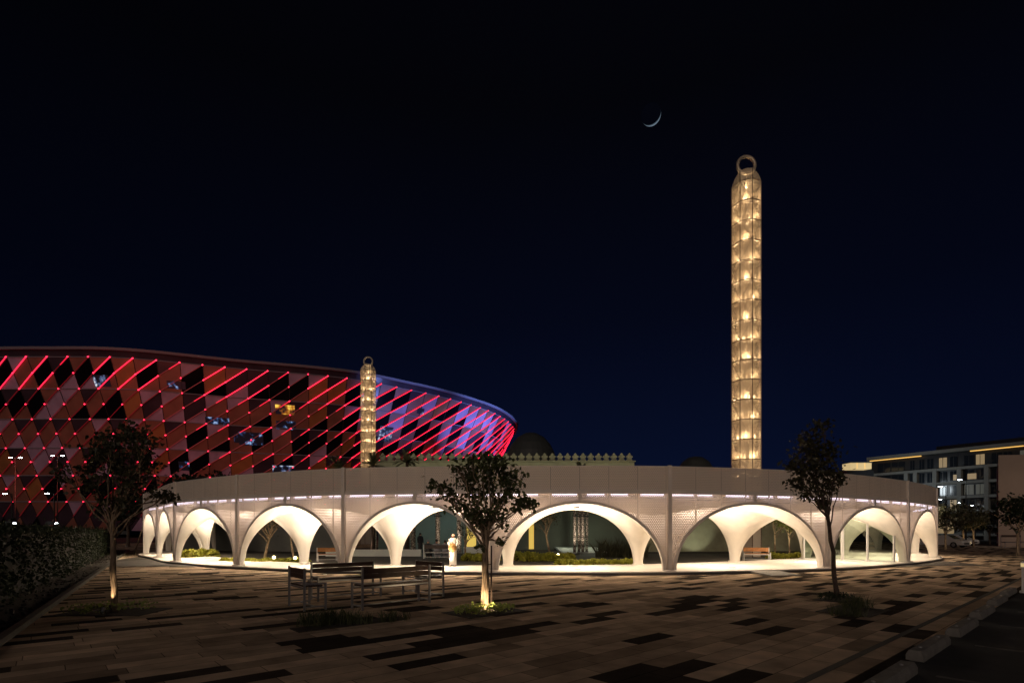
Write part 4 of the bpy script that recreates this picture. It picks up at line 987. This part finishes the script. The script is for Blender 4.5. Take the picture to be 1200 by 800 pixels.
# planting beds in the plaza
def bed(c, lx, ly, rz, name='planting_bed'):
    b = MB(); b.box((c.x, c.y, .012), (lx, ly, .024), rz); return tag(b.build(name, 'soil'), kind='structure')
dr = math.atan2(DU.y, DU.x)
bed(gp(568, 717), 1.7, 1.1, dr)
bed(gp(134, 717), 2.0, 1.2, 0)
bed(gp(982, 702), 1.5, .8, dr)
bed(gp(1000, 716), 1.6, 1.1, dr); bed(gp(412, 731), 2.3, .5, dr)
def flowers(loc, rx, ry, n, seed, label, m='bed_leaf', hs=.12, group=None, hole=.1):
    rn = random.Random(seed); b = MB()
    for i in range(n):
        a = rn.uniform(0, 6.28); q = math.sqrt(rn.uniform(hole, 1)); p = Vector((rx*q*math.cos(a), ry*q*math.sin(a), rn.uniform(.01, hs))); ls = rn.uniform(.04, .10)
        n1 = Vector((rn.gauss(0, 1), rn.gauss(0, 1), abs(rn.gauss(0, .7)))).normalized(); n2 = n1.cross(Vector((rn.gauss(0, 1), rn.gauss(0, 1), rn.gauss(0, 1)))).normalized()
        b.face([p, p+n1*ls*.5+n2*ls*.35, p+n1*ls, p+n1*ls*.5-n2*ls*.35])
    o = b.build('ground_cover', m); o.location = loc; o.rotation_euler.z = dr; tag(o, label, 'plants', group, 'stuff'); return o
flowers(gp(568, 717)+Vector((0, 0, .03)), .85, .55, 620, 1, 'low leafy ground cover lit around the central tree')
flowers(gp(130, 717)+Vector((0, 0, .03)), .9, .45, 260, 2, 'sparse dark plants around the left tree', hs=.2)
flowers(gp(980, 702)+Vector((0, 0, .03)), .7, .4, 260, 3, 'dark plants around the right tree', 'dark_leaf')
for px, py, n, lb, h in ((1003, 712, 200, 'clump of grass right of the slim tree', .34), (993, 722, 150, 'front clump of grass in the right planting bed', .3), (371, 733, 210, 'large tuft of grass in front of the short bench', .36), (398, 731, 200, 'second tuft of grass in the front bed', .36), (427, 731, 60, 'thin tuft of grass near the front bed end', .28), (454, 729, 80, 'upright tuft of grass in the middle of the front bed', .30), (470, 727, 50, 'small tuft of grass at the right end of the front bed', .26)):
    blades('grass_tuft', gp(px, py)+Vector((0, 0, .02)), .16 if n < 100 else .34, .13 if n < 100 else .22, n, h, 'grass_blade', px, label=lb, cat='grass tuft', group='grass tufts in the plaza beds', w=.006)

# ================================================================ benches
def bench(label, L, loc, rz, wood='dark_wood', metal='steel', D=.50, Hh=1.02, seat=.60, group='slatted benches'):
    """origin at the middle of the back legs; the seat is on local -y"""
    t = thing('bench', label, 'bench', loc, rz, group)
    for s in (-1, 1):
        b = MB(); b.box((s*L/2, 0, Hh/2), (.045, .045, Hh)); local(b, 'rear_leg', metal, t)
        b = MB(); b.box((s*L/2, -D, (seat+.03)/2), (.045, .045, seat+.03)); local(b, 'front_leg', metal, t)
        b = MB(); b.box((s*L/2, -D/2, seat+.045), (.046, D+.046, .035)); local(b, 'side_rail', metal, t)
        b = MB(); b.box((s*L/2, -D/2, .10), (.03, D-.04, .03)); local(b, 'foot_rail', metal, t)
    b = MB(); b.box((0, -.03, seat-.06), (L-.05, .03, .04)); b.box((0, -D+.02, seat-.06), (L-.05, .03, .04)); local(b, 'seat_frame', metal, t)
    b = MB(); b.box((0, -D/2, .10), (L-.03, .025, .025)); local(b, 'stretcher', metal, t)
    b = MB()
    for k in range(4): b.box((0, -.075-k*(D-.11)/3.6, seat-.01), (L-.06, (D-.1)/4.4, .04))
    local(b, 'seat', wood, t)
    b = MB()
    for k in range(2): b.box((0, -.032, Hh-.085-k*.125), (L-.05, .028, .118))
    local(b, 'backrest', wood, t); return t
def bench2(label, A, B, side, **k):
    A = Vector(A); B = Vector(B); m_ = (A+B)/2; d = B-A; rz = math.atan2(d.y, d.x); n = Vector((math.sin(rz), -math.cos(rz)))  # local -y
    if n.dot(Vector(side)) < 0: rz += math.pi
    return bench(label, d.length, (m_.x, m_.y, k.pop('z', 0)), rz, **k)
bench2('nearest long dark bench, seen from behind', (-3.57, 12.77), (-2.18, 14.15), (-.7, .7))
bench2('short dark bench at the left of the bench group', (-5.65, 13.57), (-4.9, 12.63), (.7, .7), D=.5)
bench2('far long dark bench of the group, facing the viewer', (-5.55, 14.8), (-4.16, 16.0), (.7, -.7))
bench2('short dark bench at the right of the bench group', (-2.93, 16.4), (-2.0, 15.55), (-.7, -.7))
bench2('pale wooden bench by the minaret base under the right arch', (at(870.5, 34).x, 34.0), (at(901, 33.6).x, 33.6), (0, -1), wood='orange_wood', metal='white_steel', z=.05, Hh=.84, seat=.45)
bench2('orange wooden bench behind the left vault pier', (at(371.5, 33).x, 33.0), (at(394, 33.5).x, 33.5), (0, -1), wood='orange_wood', metal='white_steel', z=.05, Hh=.84, seat=.45)
bn = bench2('long bench in the courtyard with three seated people', (at(496.5, 36).x, 36.0), (at(525.5, 36).x, 36.0), (0, 1), wood='dark_wood', metal='white_steel', z=.05, Hh=.95, seat=.47)
bench2('dark red bench in front of the brown building', (at(1173, 60).x, 60), (at(1196, 60).x, 60), (0, -1), Hh=1.5, seat=.7)
# planter ledge line in front of the courtyard people
b = MB(); b.box((-10.2, 39.5, .30), (7, .35, .5)); tag(b.build('stone_ledge', 'step_stone'), 'long pale stone ledge behind the seated people on the left', 'ledge')
b = MB(); b.box((at(572, 42).x, 42, .42), (3.8, .4, .5)); tag(b.build('stone_ledge', 'step_stone'), 'pale stone ledge right of the standing person', 'ledge')

# wheel stops
for i, (ex, ey) in enumerate(((3.95, 6.0), (5.9, 7.84), (7.95, 9.65), (10.0, 11.55), (12.2, 13.6), (14.2, 15.45))):
    p = Vector((ex, ey, 0))+DU*.93; t = thing('wheel_stop', ['nearest', 'second nearest', 'third nearest', 'fourth nearest', 'fifth nearest', 'farthest'][i]+' concrete wheel stop along the parking edge', 'wheel stop', p, dr, 'wheel stops along the parking bays')
    b = MB(); L2, w0, w1, h = .93, .11, .075, .15; pts = []
    for x in (-L2, L2): pts.append([(x, -w0, 0), (x, w0, 0), (x, w0, h*.55), (x*.985, w1, h), (x*.985, -w1, h), (x, -w0, h*.55)])
    b.face(pts[0][::-1]); b.face(pts[1])
    for k in range(6): b.face([pts[0][k], pts[0][(k+1) % 6], pts[1][(k+1) % 6], pts[1][k]])
    local(b, 'block', 'concrete', t)
    for x in (-.6, .6): b = MB(); b.tube([(x, 0, h), (x, 0, h+.012)], .025, 8); local(b, 'bolt', 'steel', t)

# stakes leaning at the left end of the arcade
t = thing('timber_prop', 'pair of leaning timber poles beside the left end of the arcade', 'prop', gp(162, 650)); b = MB(); b.tube([(-.35, 0, 0), (.35, .2, 2.6)], .05, 6); local(b, 'pole', 'bark_pale', t); b = MB(); b.tube([(.55, 0, 0), (.30, .2, 2.6)], .05, 6); local(b, 'pole', 'bark_pale', t)
# small lit object at the right edge
t = thing('bollard_light', 'small lit white bollard at the right edge by the parking', 'bollard light', at(1198.5, 16.5)); b = MB(); b.lathe((0, 0, 0), [(.08, 0), (.08, .06), (.03, .08), (.03, .75), (.045, .78), (.045, .95), (.01, .98)], 14); local(b, 'post', 'white_steel', t)
b = MB(); b.lathe((0, 0, .80), [(.047, 0), (.047, .12)], 14); local(b, 'lens', 'sign_glow', t)

# ================================================================ cars
def car(loc, rz, body, label, lit=True):
    t = thing('parked_car', label, 'car', loc, rz, 'parked cars'); prof = [(-2.2, .30), (-2.25, .62), (-2.1, .86), (-1.55, .96), (-.85, 1.42), (.55, 1.46), (1.35, .98), (2.05, .82), (2.22, .58), (2.2, .30)]
    b = MB(); L_ = [Vector((x, -.86 if z < 1 else -.66, z)) for x, z in prof]; R_ = [Vector((p.x, -p.y, p.z)) for p in L_]
    b.face(L_); b.face(R_[::-1])
    for i in range(len(prof)): j = (i+1) % len(prof); b.face([L_[i], R_[i], R_[j], L_[j]])
    o = local(b, 'body', body, t); bv = o.modifiers.new('b', 'BEVEL'); bv.width = .05; bv.segments = 2
    b = MB()
    for s in (-1, 1): b.face([(-1.40, s*.84, 1.0), (1.22, s*.84, 1.0), (.5, s*.675, 1.40), (-.80, s*.675, 1.38)])
    local(b, 'side_window', 'glass', t)
    b = MB(); b.face([(1.33, -.62, 1.02), (1.33, .62, 1.02), (.62, .55, 1.44), (.62, -.55, 1.44)]); local(b, 'windscreen', 'glass', t)
    for x in (-1.35, 1.38):
        for s in (-1, 1):
            b = MB(); b.tube([(x, s*.72, .33), (x, s*.90, .33)], .33, 18); w = local(b, 'wheel', 'rubber', t)
            b = MB(); b.tube([(x, s*.90, .33), (x, s*.91, .33)], .19, 12); local(b, 'rim', 'steel', w)
    for s in (-.6, .6): b = MB(); b.box((2.19, s, .68), (.06, .34, .13)); local(b, 'headlight', 'headlight' if lit else 'white_steel', t)
    b = MB(); b.box((2.215, 0, .48), (.04, .9, .16)); local(b, 'grille', 'rubber', t); return t
car(at(1107, 63), R(-68), 'car_white', 'white parked car facing the plaza beyond the arcade end', lit=False)
car(at(1120, 70), R(-72), 'car_white', 'second pale car parked behind the lit tree trunk', lit=False)
car(at(1093, 74), R(-75), 'car_dark', 'dark parked car partly behind the arcade end', lit=False)
lamp('SPOT', at(1100, 56, 5), 260, (1, .9, .75), .1, angle=R(80), target=at(1112, 64, .5), name='car_park_lamp')

# ================================================================ people
def person(loc, rz, label, pose='stand', robe='robe', hair=None, sc=1.0):
    t_loc = Vector(loc)
    J = {}; V = []; E = []; Rr = []
    def jv(k, p, r, par=None):
        J[k] = len(V); V.append(Vector(p)); Rr.append(r)
        if par is not None: E.append((J[par], J[k]))
    sit = pose == 'sit'; hz = .0
    P = .48 if sit else .93
    jv('pelvis', (0, 0, P), .14); jv('waist', (0, 0, P+.16), .125, 'pelvis'); jv('chest', (0, .0, P+.38), .145, 'waist'); jv('neckb', (0, .01, P+.53), .07, 'chest'); jv('neck', (0, -.0, P+.59), .052, 'neckb'); jv('head', (0, -.015, P+.69), .088, 'neck'); jv('crownp', (0, -.01, P+.77), .075, 'head')
    for s, n in ((-1, 'l'), (1, 'r')):
        jv('sh'+n, (s*.17, 0, P+.48), .062, 'chest')
        if pose == 'hold': el = (s*.235, -.03, P+.22); wr = (s*.09, -.21, P+.13)
        elif sit: el = (s*.22, -.08, P+.22); wr = (s*.14, -.28, P+.12)
        else: el = (s*.23, .02, P+.21); wr = (s*.22, -.06, P-.02)
        jv('el'+n, el, .043, 'sh'+n); jv('wr'+n, wr, .028, 'el'+n); w = Vector(wr); d = (w-Vector(el)).normalized(); jv('palm'+n, w+d*.06, .032, 'wr'+n)
        side = Vector((0, 0, 1)) if pose == 'hold' or sit else Vector((0, 1, 0))
        for q in range(4):
            a = w+d*.10+side*(.027-.018*q); l = (.065, .075, .07, .055)[q]; jv(f'f{n}{q}a', a, .0095, 'palm'+n); jv(f'f{n}{q}b', a+d*l*.6+Vector((0, -.004, 0)), .0085, f'f{n}{q}a'); jv(f'f{n}{q}c', a+d*l+Vector((-s*.012, -.01, -.01)), .007, f'f{n}{q}b')
        jv(f'th{n}a', w+d*.045+side*.035, .011, 'palm'+n); jv(f'th{n}b', w+d*.085+side*.055, .009, f'th{n}a')
        if sit: kn = (s*.11, -.42, .50); an = (s*.11, -.40, .09)
        else: kn = (s*.10, -.01, .50); an = (s*.10, .02, .09)
        jv('hip'+n, (s*.09, -.0, P-.04), .098, 'pelvis'); jv('kn'+n, kn, .062, 'hip'+n); jv('an'+n, an, .04, 'kn'+n); a = Vector(an); jv('heel'+n, a+Vector((0, .03, -.04)), .036, 'an'+n); jv('toe'+n, a+Vector((s*.03, -.15, -.06)), .028, 'an'+n)
    me = bpy.data.meshes.new('person_body'); me.from_pydata([tuple(v) for v in V], E, []); ob = bpy.data.objects.new('tmp_body', me); COL.objects.link(ob)
    sk = ob.modifiers.new('s', 'SKIN'); sk.use_smooth_shade = True
    for i, r_ in enumerate(Rr): me.skin_vertices[0].data[i].radius = (r_, r_*(.82 if i < 4 else 1))
    me.skin_vertices[0].data[0].use_root = True
    ob.modifiers.new('d', 'SUBSURF').levels = 1; ob.modifiers['d'].render_levels = 1
    dg = bpy.context.evaluated_depsgraph_get(); m2 = bpy.data.meshes.new_from_object(ob.evaluated_get(dg)); bpy.data.objects.remove(ob)
    m2.materials.clear(); m2.materials.append(M['skin']); m2.polygons.foreach_set('use_smooth', [True]*len(m2.polygons)); m2.name = 'person_body'
    # nose, ears, eye sockets welded onto the same mesh
    hp = Vector((0, -.015, P+.69)); bm = bmesh.new(); bm.from_mesh(m2)
    def blob(c, s):
        q = bmesh.ops.create_icosphere(bm, subdivisions=1, radius=1, matrix=Matrix.Translation(c) @ Matrix.Diagonal((*s, 1)))
    blob(hp+Vector((0, -.10, .0)), (.014, .02, .026)); blob(hp+Vector((.088, 0, .0)), (.012, .022, .034)); blob(hp+Vector((-.088, 0, .0)), (.012, .022, .034)); blob(hp+Vector((0, -.088, -.045)), (.024, .012, .008)); blob(hp+Vector((.034, -.086, .02)), (.014, .01, .007)); blob(hp+Vector((-.034, -.086, .02)), (.014, .01, .007))
    bm.to_mesh(m2); bm.free()
    t = thing('person', label, 'person', loc, rz); t.scale = (sc,)*3
    o = bpy.data.objects.new('body', m2); COL.objects.link(o); o.parent = t
    # robe: torso + skirt as one lathe-like sheet, sleeves as tapered tubes merged into it
    b = MB()
    if sit:
        b.lathe((0, 0, P-.14), [(.20, 0), (.215, .08), (.19, .24), (.175, .38), (.19, .52), (.17, .62), (.09, .68), (.065, .70)], 20, 1, .78)
        for s in (-1, 1): b.tube([(s*.10, 0, P), (s*.12, -.25, P+.04), (s*.12, -.44, P+.01), (s*.115, -.42, .30), (s*.11, -.40, .12)], [.13, .12, .10, .11, .13], 12)
    else:
        prof = [(.185, .08), (.18, .10), (.172, .3), (.165, .55), (.168, .8), (.165, .95), (.145, 1.12), (.165, 1.30), (.175, 1.38), (.15, 1.45), (.09, 1.49), (.062, 1.51)]; n = 28; i0 = len(b.v)
        for r_, z in prof:
            for k in range(n): a = 2*math.pi*k/n; fr = 1+.035*math.sin(a*7)*max(0, 1-z/.9); b.v.append((r_*fr*1.08*math.cos(a), r_*fr*.74*math.sin(a), z))
        for j in range(len(prof)-1):
            for k in range(n): b.f.append((i0+j*n+k, i0+j*n+(k+1) % n, i0+(j+1)*n+(k+1) % n, i0+(j+1)*n+k)); b.mi.append(0)
    for n_, s in (('l', -1), ('r', 1)):
        a = V[J['sh'+n_]]; e_ = V[J['el'+n_]]; w = V[J['wr'+n_]]; b.tube([a+Vector((-s*.05, 0, .0)), a+Vector((s*.01, 0, -.01)), e_, e_.lerp(w, .93)], [.06, .068, .060, .048], 12)
    local(b, 'robe', robe, t, smooth=True)
    if hair:
        b = MB(); b.lathe((0, .012, P+.665), [(.06, -.02), (.098, .03), (.102, .08), (.08, .125), (.02, .145)], 16, .95, 1.02); local(b, 'head_covering' if hair != 'hair' else 'hair', hair, t, smooth=True)
    return t
pp = gp(531, 663, DK)
person(pp, R(8), 'person in a long white robe holding a straw hat, standing on the lit walkway', 'hold', sc=.945)
b = MB(); b.lathe((0, 0, 0), [(.195, 0), (.19, .012), (.12, .02), (.105, .10), (.07, .125), (.01, .13)], 24, 1, 1.2)
o = b.build('straw_hat', 'straw', smooth=True); o.location = pp+Vector((.0, -.27, .93)); o.rotation_euler = (R(97), 0, R(10)); tag(o, 'golden straw hat held in front of the person in white', 'hat')
by = 36.24
person((at(501.5, 36.2).x, by, .05), R(180), 'person in dark clothes with a pale cap, leftmost on the courtyard bench', 'sit', 'dark_cloth', 'grey_cloth')
person((at(511.5, 36.2).x, by, .05), R(180), 'person in a pale top with dark hair, middle of the courtyard bench', 'sit', 'grey_cloth', 'hair')
person((at(521.5, 36.2).x, by, .05), R(180), 'person in a dim top with dark hair, rightmost on the courtyard bench', 'sit', 'grey_cloth', 'hair', sc=.97)
person((at(492.5, 44).x, 44, .05), R(170), 'dark silhouetted person standing far back by the teal wall', 'stand', 'dark_cloth', 'dark_cloth', sc=.98)

# ================================================================ moon
mm = bpy.data.materials.new('moon_painted_crescent'); mm.use_nodes = True; n = mm.node_tree; n.nodes.clear(); N = n.nodes; L = n.links
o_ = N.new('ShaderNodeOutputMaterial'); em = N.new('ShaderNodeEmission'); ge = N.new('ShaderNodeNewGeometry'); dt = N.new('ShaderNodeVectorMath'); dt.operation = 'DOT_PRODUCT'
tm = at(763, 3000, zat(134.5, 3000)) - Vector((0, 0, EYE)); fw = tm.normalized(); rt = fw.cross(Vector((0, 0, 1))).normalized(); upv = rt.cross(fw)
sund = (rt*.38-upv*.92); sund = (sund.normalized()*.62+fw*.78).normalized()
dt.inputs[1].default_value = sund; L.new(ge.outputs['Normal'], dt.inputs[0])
rp = N.new('ShaderNodeValToRGB'); rp.color_ramp.elements[0].position = .02; rp.color_ramp.elements[0].color = (.0011, .0014, .0034, 1); rp.color_ramp.elements[1].position = .28; rp.color_ramp.elements[1].color = (.13, .18, .23, 1)  # sunlit crescent painted as emission by normal direction; dark face takes the sky colour
L.new(dt.outputs['Value'], rp.inputs[0]); L.new(rp.outputs[0], em.inputs[0]); em.inputs[1].default_value = 1.0; L.new(em.outputs[0], o_.inputs[0]); mm.cycles.emission_sampling = 'NONE'; M['moon_painted_crescent'] = mm
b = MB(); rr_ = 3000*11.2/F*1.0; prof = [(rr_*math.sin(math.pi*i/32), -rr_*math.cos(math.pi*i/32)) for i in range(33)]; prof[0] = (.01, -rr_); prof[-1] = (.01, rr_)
b.lathe((0, 0, 0), prof, 48); o = b.build('moon', 'moon_painted_crescent', smooth=True); o.location = at(763, 3000, zat(134.5, 3000)); tag(o, 'thin crescent moon low-lit in the night sky', 'moon')
